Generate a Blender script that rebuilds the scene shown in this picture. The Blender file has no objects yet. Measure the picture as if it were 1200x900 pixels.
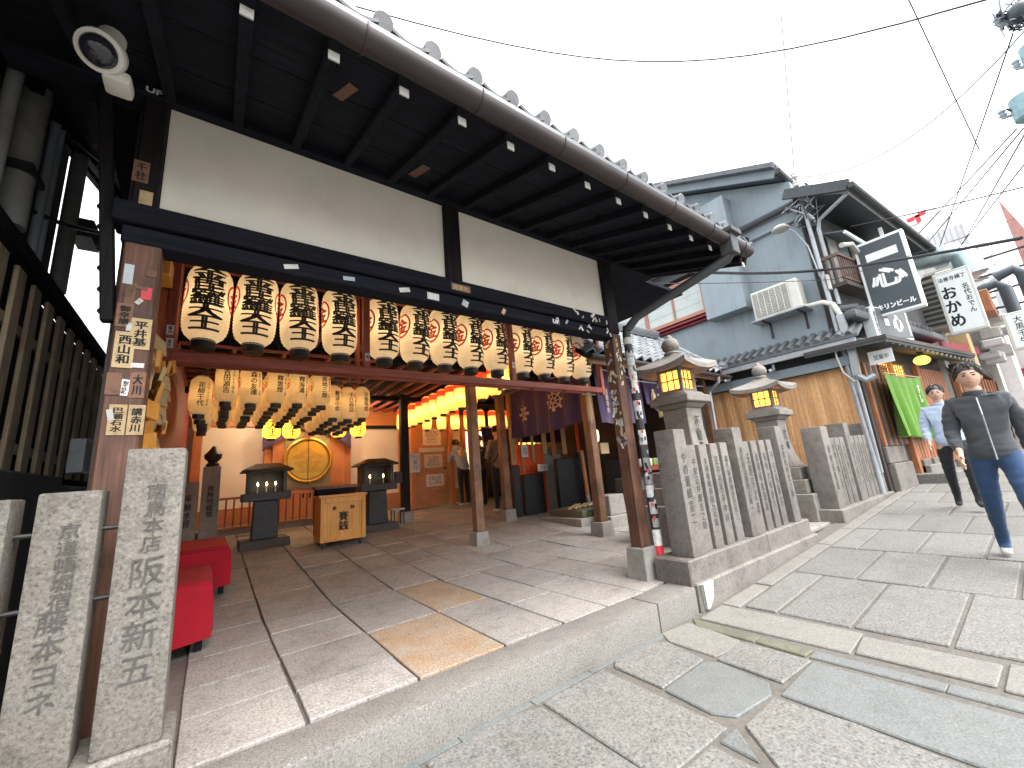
import bpy, bmesh, math, random
from mathutils import Vector, Matrix
random.seed(7)
PI = math.pi
scene = bpy.context.scene
COL = scene.collection

# ---------------------------------------------------------------- camera, sky, sun, exposure
cam_d = bpy.data.cameras.new("camera"); cam = bpy.data.objects.new("camera", cam_d); COL.objects.link(cam)
cam_d.sensor_width = 36.0; cam_d.lens = 472.0/1200*36; cam_d.clip_start = 0.05; cam_d.clip_end = 2000
yaw, pit, rol = math.radians(37.1), math.radians(12.5), math.radians(-4.8)
fw = Vector((math.sin(yaw)*math.cos(pit), math.cos(yaw)*math.cos(pit), math.sin(pit)))
rt = Vector((math.cos(yaw), -math.sin(yaw), 0)); up = rt.cross(fw)
r_ = rt*math.cos(rol)+up*math.sin(rol); u_ = up*math.cos(rol)-rt*math.sin(rol)
cam.matrix_world = Matrix(((r_.x, u_.x, -fw.x, 0), (r_.y, u_.y, -fw.y, 0), (r_.z, u_.z, -fw.z, 1.0), (0, 0, 0, 1)))
scene.camera = cam

SUN_EL, SUN_AZ = math.radians(58), math.radians(162)
world = bpy.data.worlds.new("World"); scene.world = world; world.use_nodes = True
nt = world.node_tree; bg = nt.nodes["Background"]
sky = nt.nodes.new("ShaderNodeTexSky"); sky.sky_type = 'NISHITA'; sky.sun_disc = False
sky.sun_elevation = SUN_EL; sky.sun_rotation = SUN_AZ; sky.dust_density = 4.0; sky.air_density = 1.0; sky.ozone_density = 1.0
hsv = nt.nodes.new("ShaderNodeHueSaturation"); hsv.inputs["Saturation"].default_value = 0.22
ov = nt.nodes.new("ShaderNodeMix"); ov.data_type = "RGBA"; ov.inputs[0].default_value = .6; ov.inputs[7].default_value = (4.6, 4.85, 4.95, 1)
nt.links.new(sky.outputs[0], hsv.inputs["Color"]); nt.links.new(hsv.outputs[0], ov.inputs[6]); nt.links.new(ov.outputs[2], bg.inputs["Color"])
bg.inputs["Strength"].default_value = 0.15
sun_d = bpy.data.lights.new("sun", 'SUN'); sun_d.energy = 1.5; sun_d.angle = math.radians(45); sun_d.color = (1.0, 0.97, 0.93)
sun = bpy.data.objects.new("sun", sun_d); COL.objects.link(sun)
sdir = Vector((math.sin(SUN_AZ)*math.cos(SUN_EL), math.cos(SUN_AZ)*math.cos(SUN_EL), math.sin(SUN_EL)))
sun.rotation_euler = sdir.to_track_quat('Z', 'Y').to_euler()
scene.view_settings.view_transform = 'Standard'; scene.view_settings.look = 'None'
scene.view_settings.exposure = 2.0; scene.view_settings.gamma = 1.0
scene.cycles.max_bounces = 8; scene.cycles.diffuse_bounces = 4; scene.cycles.transmission_bounces = 6
scene.cycles.use_denoising = True
scene.cycles.sample_clamp_indirect = 6.0

# ---------------------------------------------------------------- materials
def _new(name):
    m = bpy.data.materials.new(name); m.use_nodes = True
    return m, m.node_tree, m.node_tree.nodes["Principled BSDF"]

def _pos(nt, scale):
    g = nt.nodes.new("ShaderNodeNewGeometry"); mp = nt.nodes.new("ShaderNodeMapping")
    mp.inputs["Scale"].default_value = scale if isinstance(scale, tuple) else (scale,)*3
    nt.links.new(g.outputs["Position"], mp.inputs["Vector"])
    return mp.outputs[0]

def _noise(nt, vec, detail=4, rough=.6, scale=1.0):
    n = nt.nodes.new("ShaderNodeTexNoise"); n.inputs["Scale"].default_value = scale
    n.inputs["Detail"].default_value = detail; n.inputs["Roughness"].default_value = rough
    nt.links.new(vec, n.inputs["Vector"]); return n.outputs["Fac"]

def _ramp(nt, fac, stops):
    r = nt.nodes.new("ShaderNodeValToRGB"); cr = r.color_ramp
    while len(cr.elements) < len(stops): cr.elements.new(.5)
    for e, (p, c) in zip(cr.elements, stops): e.position = p; e.color = (*c, 1)
    nt.links.new(fac, r.inputs[0]); return r.outputs[0]

def _mix(nt, a, b, fac, mode='MIX'):
    x = nt.nodes.new("ShaderNodeMix"); x.data_type = 'RGBA'; x.blend_type = mode
    for s, v in ((6, a), (7, b), (0, fac)):
        if hasattr(v, 'links'): nt.links.new(v, x.inputs[s])
        elif s == 0: x.inputs[0].default_value = v
        else: x.inputs[s].default_value = (*v, 1)
    return x.outputs[2]

def _bump(nt, b, h, strength, dist=.004):
    n = nt.nodes.new("ShaderNodeBump"); n.inputs["Strength"].default_value = strength; n.inputs["Distance"].default_value = dist
    nt.links.new(h, n.inputs["Height"]); nt.links.new(n.outputs[0], b.inputs["Normal"])

def _vary(nt, col, amt):
    oi = nt.nodes.new("ShaderNodeObjectInfo"); mr = nt.nodes.new("ShaderNodeMapRange")
    mr.inputs[3].default_value = 1-amt; mr.inputs[4].default_value = 1+amt*.6
    nt.links.new(oi.outputs["Random"], mr.inputs[0])
    h = nt.nodes.new("ShaderNodeHueSaturation"); nt.links.new(mr.outputs[0], h.inputs["Value"]); nt.links.new(col, h.inputs["Color"])
    return h.outputs[0]

def mul(c, k): return tuple(min(1, x*k) for x in c)

def granite(name, base, vary=.12, fine=170, stain=.35, rough=.75, warm=None, contrast=1.0):
    m, nt, b = _new(name)
    p = _pos(nt, fine); f = _noise(nt, p, 3, .75)
    c = contrast
    col = _ramp(nt, f, [(.30, mul(base, 1-.62*c)), (.45, mul(base, 1-.08*c)), (.56, mul(base, 1+.10*c)), (.70, mul(base, 1+.5*c))])
    v = nt.nodes.new("ShaderNodeTexVoronoi"); v.inputs["Scale"].default_value = 1; nt.links.new(_pos(nt, fine*.8), v.inputs["Vector"])
    spk = _ramp(nt, v.outputs["Distance"], [(.0, (.25, .24, .23)), (.20, (.3, .29, .28)), (.30, (1, 1, 1)), (1, (1, 1, 1))])
    col = _mix(nt, col, spk, .30*c, 'MULTIPLY')
    s = _noise(nt, _pos(nt, 2.3), 6, .65)
    st = _ramp(nt, s, [(.30, (.55, .53, .50)), (.52, (1, 1, 1)), (.75, (1.0, .98, .94))])
    col = _mix(nt, col, st, stain, 'MULTIPLY')
    s2 = _noise(nt, _pos(nt, 14), 5, .7)
    st2 = _ramp(nt, s2, [(.33, (.6, .58, .56)), (.5, (1, 1, 1))])
    col = _mix(nt, col, st2, stain*.9, 'MULTIPLY')
    if warm:
        w = _noise(nt, _pos(nt, 5), 3, .6); wf = _ramp(nt, w, [(.35, (0, 0, 0)), (.65, (1, 1, 1))])
        col = _mix(nt, col, _mix(nt, col, warm, .75, 'MULTIPLY'), wf)
    col = _vary(nt, col, vary)
    nt.links.new(col, b.inputs["Base Color"]); b.inputs["Roughness"].default_value = rough
    _bump(nt, b, f, .5, .0025)
    return m

def wood(name, base, axis='z', vary=.1, rough=.6, wear=.4, fine=1.0):
    m, nt, b = _new(name)
    s = {'x': (2.2, 55, 55), 'y': (55, 2.2, 55), 'z': (55, 55, 2.2)}[axis]
    s = tuple(x*fine for x in s)
    f = _noise(nt, _pos(nt, s), 5, .7)
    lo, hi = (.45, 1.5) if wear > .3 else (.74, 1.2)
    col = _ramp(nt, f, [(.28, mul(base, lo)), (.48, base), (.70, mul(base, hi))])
    if max(base) < .03: b.inputs['Specular IOR Level'].default_value = .12
    g = _noise(nt, _pos(nt, 3.5), 5, .6)
    col = _mix(nt, col, _ramp(nt, g, [(.32, (.42, .4, .4)), (.6, (1, 1, 1))]), wear, 'MULTIPLY')
    col = _vary(nt, col, vary)
    nt.links.new(col, b.inputs["Base Color"]); b.inputs["Roughness"].default_value = rough
    _bump(nt, b, f, .35, .003)
    return m

def plain(name, base, rough=.6, metal=0, wear=.25, scale=6, vary=.04, bump=.0, spec=None, bscale=60, streak=0):
    m, nt, b = _new(name)
    f = _noise(nt, _pos(nt, scale), 6, .65)
    col = _ramp(nt, f, [(.28, mul(base, 1-wear)), (.5, base), (.75, mul(base, 1+wear*.35))])
    if streak:      # rain streaks and grime with a shape of their own
        q = _noise(nt, _pos(nt, (9, 9, .45)), 6, .7); w = _noise(nt, _pos(nt, .8), 3, .6)
        col = _mix(nt, col, _ramp(nt, q, [(.36, mul((1, .97, .92), 1-streak)), (.54, (1, 1, 1))]), _ramp(nt, w, [(.35, (.15, .15, .15)), (.65, (1, 1, 1))]), 'MULTIPLY')
    col = _vary(nt, col, vary)
    nt.links.new(col, b.inputs["Base Color"]); b.inputs["Roughness"].default_value = rough; b.inputs["Metallic"].default_value = metal
    if bump: _bump(nt, b, _noise(nt, _pos(nt, bscale), 3, .6), bump, .003)
    if spec is not None: b.inputs["Specular IOR Level"].default_value = spec
    return m

def paper(name, base, glow, emit, trans=.5):
    m, nt, b = _new(name)
    out = nt.nodes["Material Output"]
    f = _noise(nt, _pos(nt, 22), 4, .6); col = _ramp(nt, f, [(.3, mul(base, .84)), (.6, base)])
    d = nt.nodes.new("ShaderNodeBsdfDiffuse"); t = nt.nodes.new("ShaderNodeBsdfTranslucent")
    col = _vary(nt, col, .12); nt.links.new(col, d.inputs[0]); t.inputs[0].default_value = (*glow, 1)
    mx = nt.nodes.new("ShaderNodeMixShader"); mx.inputs[0].default_value = trans
    nt.links.new(d.outputs[0], mx.inputs[1]); nt.links.new(t.outputs[0], mx.inputs[2])
    e = nt.nodes.new("ShaderNodeEmission"); e.inputs[0].default_value = (*glow, 1); e.inputs[1].default_value = emit
    a = nt.nodes.new("ShaderNodeAddShader"); nt.links.new(mx.outputs[0], a.inputs[0]); nt.links.new(e.outputs[0], a.inputs[1])
    nt.links.new(a.outputs[0], out.inputs[0]); nt.nodes.remove(b)
    return m

def emit(name, col, strength):
    m, nt, b = _new(name)
    b.inputs["Base Color"].default_value = (*col, 1)
    b.inputs["Emission Color"].default_value = (*col, 1); b.inputs["Emission Strength"].default_value = strength
    return m

def cloth(name, base, rough=.9, vary=.03, sheen=.15):
    m, nt, b = _new(name)
    f = _noise(nt, _pos(nt, 160), 2, .5); col = _ramp(nt, f, [(.3, mul(base, .78)), (.6, base)])
    g = _noise(nt, _pos(nt, 4), 4, .6); col = _mix(nt, col, _ramp(nt, g, [(.3, (.75, .75, .75)), (.6, (1, 1, 1))]), .6, 'MULTIPLY')
    nt.links.new(col, b.inputs["Base Color"]); b.inputs["Roughness"].default_value = rough
    b.inputs["Sheen Weight"].default_value = sheen
    _bump(nt, b, f, .25, .002)
    return m

MT = {}
MT['floor_granite'] = granite("floor_granite", (.325, .303, .282), .14, 75, .65)
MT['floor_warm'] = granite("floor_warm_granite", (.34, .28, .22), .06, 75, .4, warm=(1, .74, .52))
MT['street_granite'] = granite("street_granite", (.163, .158, .148), .12, 75, .35, contrast=1.15)
MT['street_cream'] = granite("street_cream", (.195, .187, .168), .08, 80, .35, contrast=.7)
MT['street_blue'] = granite("street_bluegrey", (.148, .155, .153), .06, 95, .4, contrast=.7)
MT['mortar'] = granite("mortar", (.125, .113, .10), 0, 60, .6, contrast=.5)
MT['floor_mortar'] = granite("floor_mortar", (.17, .15, .135), 0, 60, .6, contrast=.4)
MT['kerb'] = granite("kerb_granite", (.19, .177, .162), .05, 95, .5, contrast=1.1)
MT['fence_stone'] = granite("fence_stone", (.19, .171, .157), .10, 110, .8, contrast=.85)
MT['near_stone'] = granite("near_fence_stone", (.160, .145, .127), .06, 80, .75, contrast=1.0)
MT['lantern_stone'] = granite("lantern_stone", (.23, .21, .19), .06, 130, .7, contrast=.8)
MT['dark_stone'] = granite("dark_stone", (.075, .072, .07), .15, 160, .6, contrast=.6)
MT['black_stone'] = granite("black_stone", (.016, .015, .016), .12, 160, .3, contrast=.5, rough=.5)
MT['pedestal'] = granite("pedestal_concrete", (.30, .285, .265), .06, 90, .7, contrast=.35)
MT['engrave'] = plain("engraved_paint", (.045, .042, .04), .8, wear=.4, scale=40)
MT['engrave_grey'] = plain("engraved_shadow", (.07, .065, .06), .9, wear=.5, scale=40)
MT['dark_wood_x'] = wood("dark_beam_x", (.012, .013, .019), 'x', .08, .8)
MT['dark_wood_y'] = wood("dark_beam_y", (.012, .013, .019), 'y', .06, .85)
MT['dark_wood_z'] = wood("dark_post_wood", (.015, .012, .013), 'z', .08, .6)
MT['post_wood'] = wood("weathered_post", (.125, .055, .034), 'z', .05, .62, .9)
MT['post_wood2'] = wood("grey_brown_post", (.23, .12, .068), 'z', .08, .65, .85)
MT['red_frame'] = wood("red_frame_wood", (.30, .075, .045), 'x', .05, .55, .4)
MT['red_frame_z'] = wood("red_frame_wood_z", (.30, .075, .045), 'z', .05, .55, .4)
MT['red_wall'] = plain("red_brown_wall", (.22, .035, .02), .7, wear=.4)
MT['shrine_wood'] = wood("shrine_orange_wood", (.50, .20, .07), 'z', .06, .45, .3)
MT['shrine_wood_x'] = wood("shrine_orange_wood_x", (.50, .20, .07), 'x', .06, .45, .3)
MT['door_wood'] = wood("door_wood", (.44, .22, .10), 'x', .05, .5, .3)
MT['box_wood'] = wood("offering_box_wood", (.66, .30, .05), 'z', .03, .45, .2)
MT['plaster'] = plain("plaster_offwhite", (.80, .745, .655), .9, wear=.13, scale=2.6, bump=.15)
MT['plaster_in'] = plain("plaster_interior", (.80, .75, .66), .9, wear=.08, scale=3, bump=.1)
MT['white_paint'] = plain("white_paint", (.46, .45, .43), .8, wear=.35, scale=40)
MT['sticker_white'] = plain("sticker_paper", (.60, .59, .56), .6, wear=.45, scale=30, vary=.35)
MT['sticker_tan'] = plain("sticker_tan_paper", (.50, .36, .19), .7, wear=.35, scale=30, vary=.2)
MT['sticker_brown'] = plain("sticker_brown_paper", (.20, .10, .06), .7, wear=.5, scale=25, vary=.3)
MT['sticker_red'] = plain("sticker_red_paper", (.62, .04, .05), .5, wear=.2, scale=25)
MT['sticker_yellow'] = plain("sticker_yellow_paper", (.75, .55, .05), .5, wear=.2, scale=25)
MT['ink'] = plain("black_ink", (.013, .012, .012), .8, wear=.2)
MT['ink_red'] = plain("red_ink", (.62, .035, .02), .7, wear=.15)
MT['lantern_red'] = paper("lantern_red_paper", (.75, .05, .02), (.95, .07, .02), .12, .5)
MT['tile'] = plain("grey_roof_tile", (.135, .14, .15), .38, wear=.4, scale=9, vary=.35, bump=.2)
MT['tile_dark'] = plain("dark_roof_tile", (.095, .10, .11), .42, wear=.4, scale=9, vary=.3)
MT['gutter'] = plain("brown_gutter", (.034, .024, .025), .5, wear=.35, scale=5)
MT['blue_wall'] = plain("blue_grey_render", (.265, .315, .35), .85, wear=.14, scale=1.4, bump=.2, streak=.16)
MT['blue_trim'] = plain("blue_trim", (.22, .27, .305), .6, wear=.15, scale=3)
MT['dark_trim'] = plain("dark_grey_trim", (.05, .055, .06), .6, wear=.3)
MT['soffit'] = plain("soffit_slate", (.10, .12, .135), .7, wear=.25)
MT['win_frame'] = wood("window_frame_copper", (.42, .20, .13), 'y', .03, .5, .2)
MT['reed'] = None
MT['glass'] = plain("window_glass_blind", (.52, .56, .54), .12, wear=.12, scale=2)
MT['ac_white'] = plain("ac_casing", (.62, .61, .56), .5, wear=.15)
MT['ac_dark'] = plain("ac_grille", (.30, .29, .26), .6, wear=.2)
MT['metal_grey'] = plain("grey_metal", (.36, .38, .40), .4, metal=.4, wear=.3)
MT['metal_dark'] = plain("dark_iron", (.035, .035, .038), .5, metal=.3, wear=.4, bump=.1)
MT['pvc_grey'] = plain("grey_pipe", (.26, .26, .25), .5, wear=.35)
MT['pvc_blue'] = plain("pale_blue_pipe", (.36, .42, .48), .5, wear=.3)
MT['wire'] = plain("black_cable", (.02, .02, .024), .6, wear=.2)
MT['sign_dark'] = plain("sign_slate_face", (.055, .07, .085), .5, wear=.12)
MT['sign_white'] = plain("sign_white_face", (.78, .82, .82), .35, wear=.06)
MT['sign_ink_white'] = plain("sign_white_lettering", (.85, .86, .86), .5, wear=.05)
MT['purple'] = cloth("purple_cotton", (.06, .036, .105))
MT['crest'] = cloth("pale_crest_print", (.62, .46, .33))
MT['red_cloth'] = cloth("red_felt", (.42, .003, .016), sheen=0)
MT['green_cloth'] = cloth("green_noren_cloth", (.11, .26, .025))
MT['straw'] = wood("straw_rope", (.62, .48, .27), 'z', .1, .9, .3)
MT['gold'] = plain("gold_leaf", (.50, .33, .06), .35, metal=.7, wear=.2, scale=12)
MT['gold_rim'] = plain('gold_relief', (.42, .27, .05), .4, metal=.7, wear=.2)
MT['gold_panel'] = plain("gold_panel", (.26, .22, .12), .45, metal=.15, wear=.25, scale=7)
MT['vermilion'] = plain("vermilion_paint", (.80, .10, .02), .5, wear=.15)
MT['cap_black'] = plain("lantern_cap_black", (.022, .024, .026), .45, wear=.3)
MT['paper_big'] = paper("big_lantern_paper", (.80, .74, .62), (.95, .80, .56), .02, .42)
MT['paper_small'] = paper("small_lantern_paper", (.70, .61, .42), (.95, .72, .38), .015, .42)
MT['paper_lit'] = paper("lit_lantern_paper", (.80, .55, .18), (1.0, .60, .19), .05, .55)
MT['bulb_big'] = emit("bulb_big_glow", (1.0, .78, .50), 17)
MT['bulb_small'] = emit("bulb_small_glow", (1.0, .70, .34), 8)
MT['bulb_round'] = emit("bulb_round_glow", (1.0, .70, .28), 75)
MT['paper_round'] = paper('round_lantern_paper', (.80, .55, .14), (1.0, .52, .09), .10, .5)
MT['bulb_altar'] = emit('bulb_altar_glow', (1.0, .74, .45), 85)
MT['bulb_lit'] = emit("bulb_lit_glow", (1.0, .74, .40), 58)
MT['lamp_glow'] = emit("lit_lamp_pane", (1.0, .50, .10), 2.6)
MT['flame'] = emit("candle_flame", (1.0, .66, .30), 14)
MT['candle'] = plain("candle_wax", (.75, .70, .58), .5)
MT['lamp_pane'] = paper('lamp_paper_pane', (.80, .60, .30), (1.0, .58, .16), .30, .6)
MT['lamp_white'] = emit("warm_pane", (1.0, .78, .50), .45)
MT['yellow_lamp'] = emit("yellow_lamp_glass", (1.0, .80, .05), 1.3)
MT['lattice'] = wood("lattice_wood", (.50, .39, .26), 'z', .15, .7, .6)
MT['void'] = plain("dark_room", (.012, .012, .013), .9, wear=.2)
MT['concrete_dark'] = plain("dark_wall_render", (.06, .06, .062), .9, wear=.4, scale=3)
MT['white_wall'] = plain("white_sheet_wall", (.80, .82, .82), .7, wear=.08, scale=2)
MT['shop_wood'] = wood("shop_redbrown_wood", (.34, .125, .05), 'z', .15, .5, .5)
MT['shop_wood_dark'] = wood("shop_dark_wood", (.05, .04, .035), 'z', .1, .6, .4)
MT['skin'] = plain("skin", (.55, .34, .25), .5, wear=.08)
MT['hair'] = plain("dark_hair", (.016, .013, .012), .5, wear=.3, scale=60)
MT['jacket_blue'] = cloth("blue_grey_jacket", (.27, .33, .47))
MT['jacket_brown'] = cloth("brown_jacket", (.25, .18, .14))
MT['jacket_grey'] = cloth("dark_grey_jacket", (.055, .06, .07))
MT['shirt_blue'] = cloth("pale_blue_shirt", (.42, .52, .66))
MT['trouser_black'] = cloth("black_trousers", (.012, .012, .016))
MT['denim'] = cloth("blue_denim", (.022, .058, .14))
MT['shoe'] = plain("shoe_white", (.5, .49, .47), .5)
MT['shoe_dark'] = plain("shoe_dark", (.03, .03, .03), .5)
MT['cctv_white'] = plain("camera_casing", (.62, .60, .55), .4, wear=.08)
MT['cctv_dome'] = plain("smoked_dome", (.02, .02, .028), .08, wear=.1, spec=.7)
MT['dark_cabinet'] = plain("cabinet_grey", (.16, .15, .14), .6, wear=.3)
MT['cream_wall'] = plain("cream_render", (.50, .49, .46), .9, wear=.2, scale=2, streak=.4)
MT['maroon'] = plain("maroon_awning", (.22, .025, .04), .7, wear=.25)
MT['duct'] = plain("galvanised_duct", (.48, .60, .62), .3, metal=.6, wear=.3)
MT['red_tower'] = plain("faded_red_paint", (.42, .20, .18), .7, wear=.35)
MT['tower_white'] = plain("pale_cladding", (.62, .60, .62), .7, wear=.15)
MT['transformer'] = plain("transformer_teal", (.26, .42, .46), .5, wear=.3, scale=15)
MT['leaf'] = plain("fresh_leaf", (.16, .30, .04), .5)
MT['bronze'] = plain("dark_bronze", (.06, .052, .04), .45, metal=.6, wear=.3)
MT['mossy'] = granite("mossy_stone", (.14, .14, .10), .1, 60, .6, contrast=.5)
MT['bamboo'] = wood("bamboo_slat", (.50, .36, .18), 'x', .15, .5, .3)

def reed_mat():
    m, nt, b = _new("reed_blind_cane")
    f = _noise(nt, _pos(nt, (120, 160, 14)), 3, .6)
    g = _noise(nt, _pos(nt, (3, 26, .8)), 4, .6)
    col = _ramp(nt, f, [(.3, (.55, .28, .12)), (.6, (.85, .50, .24))])
    col = _mix(nt, col, _ramp(nt, g, [(.35, (.55, .5, .45)), (.6, (1, 1, 1))]), .8, 'MULTIPLY')
    nt.links.new(col, b.inputs["Base Color"]); b.inputs["Roughness"].default_value = .6
    return m
MT['reed'] = reed_mat()

# ---------------------------------------------------------------- object helpers
ORG = {}
def meta(o, label=None, cat=None, group=None, kind=None):
    if label: o["label"] = label
    if cat: o["category"] = cat
    if group: o["group"] = group
    if kind: o["kind"] = kind
    return o

def thing(name, label, cat, loc=(0, 0, 0), group=None, rotz=0):
    o = bpy.data.objects.new(name, None); COL.objects.link(o); o.empty_display_size = .1
    o.location = loc; o.rotation_euler = (0, 0, rotz); ORG[o.name] = Vector(loc)
    return meta(o, label, cat, group)

def org(o): return ORG.get(o.name, Vector((0, 0, 0))) if o else Vector((0, 0, 0))

class MB:
    def __init__(s): s.v = []; s.f = []
    def add(s, vs, fs, M=None):
        n = len(s.v)
        s.v += [tuple(M @ Vector(p)) if M else tuple(p) for p in vs]; s.f += [tuple(i+n for i in q) for q in fs]; return s
    def box(s, x0, x1, y0, y1, z0, z1, M=None):
        return s.add([(x0, y0, z0), (x1, y0, z0), (x1, y1, z0), (x0, y1, z0), (x0, y0, z1), (x1, y0, z1), (x1, y1, z1), (x0, y1, z1)],
                     [(0, 3, 2, 1), (4, 5, 6, 7), (0, 1, 5, 4), (1, 2, 6, 5), (2, 3, 7, 6), (3, 0, 4, 7)], M)
    def beam(s, p0, p1, w, h, upv=(0, 0, 1)):
        p0, p1 = Vector(p0), Vector(p1); d = (p1-p0); L = d.length; d.normalize()
        u = Vector(upv); sd = d.cross(u)
        if sd.length < 1e-4: sd = d.cross(Vector((0, 1, 0)))
        sd.normalize(); u = sd.cross(d)
        M = Matrix((( d.x, sd.x, u.x, p0.x), (d.y, sd.y, u.y, p0.y), (d.z, sd.z, u.z, p0.z), (0, 0, 0, 1)))
        return s.box(0, L, -w/2, w/2, -h/2, h/2, M)
    def frustum(s, c, a0, b0, z0, a1, b1, z1):
        x, y = c
        return s.add([(x-a0, y-b0, z0), (x+a0, y-b0, z0), (x+a0, y+b0, z0), (x-a0, y+b0, z0), (x-a1, y-b1, z1), (x+a1, y-b1, z1), (x+a1, y+b1, z1), (x-a1, y+b1, z1)],
                     [(0, 3, 2, 1), (4, 5, 6, 7), (0, 1, 5, 4), (1, 2, 6, 5), (2, 3, 7, 6), (3, 0, 4, 7)])
    def cyl(s, p0, p1, r0, r1=None, n=12, caps=True):
        r1 = r0 if r1 is None else r1
        p0, p1 = Vector(p0), Vector(p1); d = (p1-p0).normalized()
        a = d.orthogonal().normalized(); b = d.cross(a)
        vs = []
        for p, r in ((p0, r0), (p1, r1)):
            for i in range(n):
                t = 2*PI*i/n; vs.append(p+a*math.cos(t)*r+b*math.sin(t)*r)
        fs = [(i, (i+1) % n, n+(i+1) % n, n+i) for i in range(n)]
        if caps: fs += [tuple(range(n-1, -1, -1)), tuple(range(n, 2*n))]
        return s.add(vs, fs)
    def tube(s, pts, r, n=6):
        pts = [Vector(p) for p in pts]; vs = []; fs = []; a = None
        for i, p in enumerate(pts):
            d = (pts[min(i+1, len(pts)-1)]-pts[max(i-1, 0)]).normalized()
            a = d.orthogonal().normalized() if a is None else (a-d*a.dot(d)).normalized()
            b = d.cross(a); rr = r[i] if isinstance(r, (list, tuple)) else r
            vs += [p+a*math.cos(2*PI*k/n)*rr+b*math.sin(2*PI*k/n)*rr for k in range(n)]
            if i: fs += [((i-1)*n+k, (i-1)*n+(k+1) % n, i*n+(k+1) % n, i*n+k) for k in range(n)]
        fs += [tuple(range(n-1, -1, -1)), tuple(range((len(pts)-1)*n, len(pts)*n))]
        return s.add(vs, fs)
    def lathe(s, prof, n=24, c=(0, 0, 0), caps=True):
        vs = [(c[0]+r*math.cos(2*PI*k/n), c[1]+r*math.sin(2*PI*k/n), c[2]+z) for r, z in prof for k in range(n)]
        fs = [(i*n+k, i*n+(k+1) % n, (i+1)*n+(k+1) % n, (i+1)*n+k) for i in range(len(prof)-1) for k in range(n)]
        if caps: fs += [tuple(range(n-1, -1, -1)), tuple(range((len(prof)-1)*n, len(prof)*n))]
        return s.add(vs, fs)
    def ball(s, c, r, n=10, sc=(1, 1, 1)):
        pr = [(max(1e-4, r*math.sin(PI*i/n)), -r*math.cos(PI*i/n)) for i in range(n+1)]
        m = MB().lathe(pr, max(8, n+2), caps=False)
        return s.add([(c[0]+x*sc[0], c[1]+y*sc[1], c[2]+z*sc[2]) for x, y, z in m.v], m.f)
    def prism(s, poly, z0, z1):
        n = len(poly)
        vs = [(x, y, z0(x, y) if callable(z0) else z0) for x, y in poly]+[(x, y, z1(x, y) if callable(z1) else z1) for x, y in poly]
        return s.add(vs, [tuple(range(n-1, -1, -1)), tuple(range(n, 2*n))]+[(i, (i+1) % n, n+(i+1) % n, n+i) for i in range(n)])
    def sheet(s, fn, nu, nv, thick=None):
        vs = [fn(i/nu, j/nv) for j in range(nv+1) for i in range(nu+1)]
        return s.add(vs, [(j*(nu+1)+i, j*(nu+1)+i+1, (j+1)*(nu+1)+i+1, (j+1)*(nu+1)+i) for j in range(nv) for i in range(nu)])
    def mesh(s, name, mat, off=(0, 0, 0), bevel=0, smooth=False, ang=40, solid=0, seg=1):
        me = bpy.data.meshes.new(name); ox, oy, oz = off
        me.from_pydata([(x-ox, y-oy, z-oz) for x, y, z in s.v], [], s.f)
        bm = bmesh.new(); bm.from_mesh(me)
        if solid:
            bmesh.ops.solidify(bm, geom=bm.faces[:], thickness=solid)
        bmesh.ops.recalc_face_normals(bm, faces=bm.faces[:])
        if bevel:
            es = [e for e in bm.edges if len(e.link_faces) == 2 and e.calc_face_angle(0) > .5]
            if es: bmesh.ops.bevel(bm, geom=es, offset=bevel, segments=seg, affect='EDGES', profile=.6, clamp_overlap=True)
        bm.to_mesh(me); bm.free()
        if smooth:
            me.polygons.foreach_set("use_smooth", [True]*len(me.polygons)); me.set_sharp_from_angle(angle=math.radians(min(ang, 22) if bevel else ang))
        me.materials.append(mat if not isinstance(mat, str) else MT[mat]); return me
    def build(s, name, mat, parent=None, world=True, label=None, cat=None, group=None, kind=None, **kw):
        o = bpy.data.objects.new(name, s.mesh(name, mat, org(parent) if (world and parent) else (0, 0, 0), **kw))
        COL.objects.link(o)
        if parent: o.parent = parent; ORG[o.name] = org(parent)
        else: ORG[o.name] = Vector((0, 0, 0))
        return meta(o, label, cat, group, kind)

def inst(name, me, parent, loc=(0, 0, 0), rot=(0, 0, 0), scale=None):
    o = bpy.data.objects.new(name, me); COL.objects.link(o); o.parent = parent
    o.location = Vector(loc); o.rotation_euler = rot
    if scale: o.scale = scale
    ORG[o.name] = org(parent)+Vector(loc)
    return o

def copy_tree(o, parent=None):
    c = o.copy(); COL.objects.link(c); c.parent = parent
    for ch in list(o.children): copy_tree(ch, c)
    return c

# ---------------------------------------------------------------- lettering (flat print, made from the built-in typeface)
_TC = {}
def text_raw(s, bold, gap):
    k = (s, bold, gap)
    if k in _TC: return _TC[k]
    c = bpy.data.curves.new("lettering", 'FONT'); c.body = s; c.size = 1; c.align_x = 'CENTER'; c.offset = bold; c.space_line = gap; c.resolution_u = 3
    o = bpy.data.objects.new("lettering", c); COL.objects.link(o)
    dg = bpy.context.evaluated_depsgraph_get(); dg.update()
    me = bpy.data.meshes.new_from_object(o.evaluated_get(dg))
    vs = [tuple(v.co) for v in me.vertices]; fs = [tuple(p.vertices) for p in me.polygons]
    bpy.data.objects.remove(o); bpy.data.curves.remove(c); bpy.data.meshes.remove(me)
    xs = [v[0] for v in vs] or [0]; ys = [v[1] for v in vs] or [0]
    cx, cy = (min(xs)+max(xs))/2, (min(ys)+max(ys))/2
    vs = [(x-cx, y-cy) for x, y, _ in vs]
    _TC[k] = (vs, fs, max(xs)-min(xs), max(ys)-min(ys)); return _TC[k]

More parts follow.
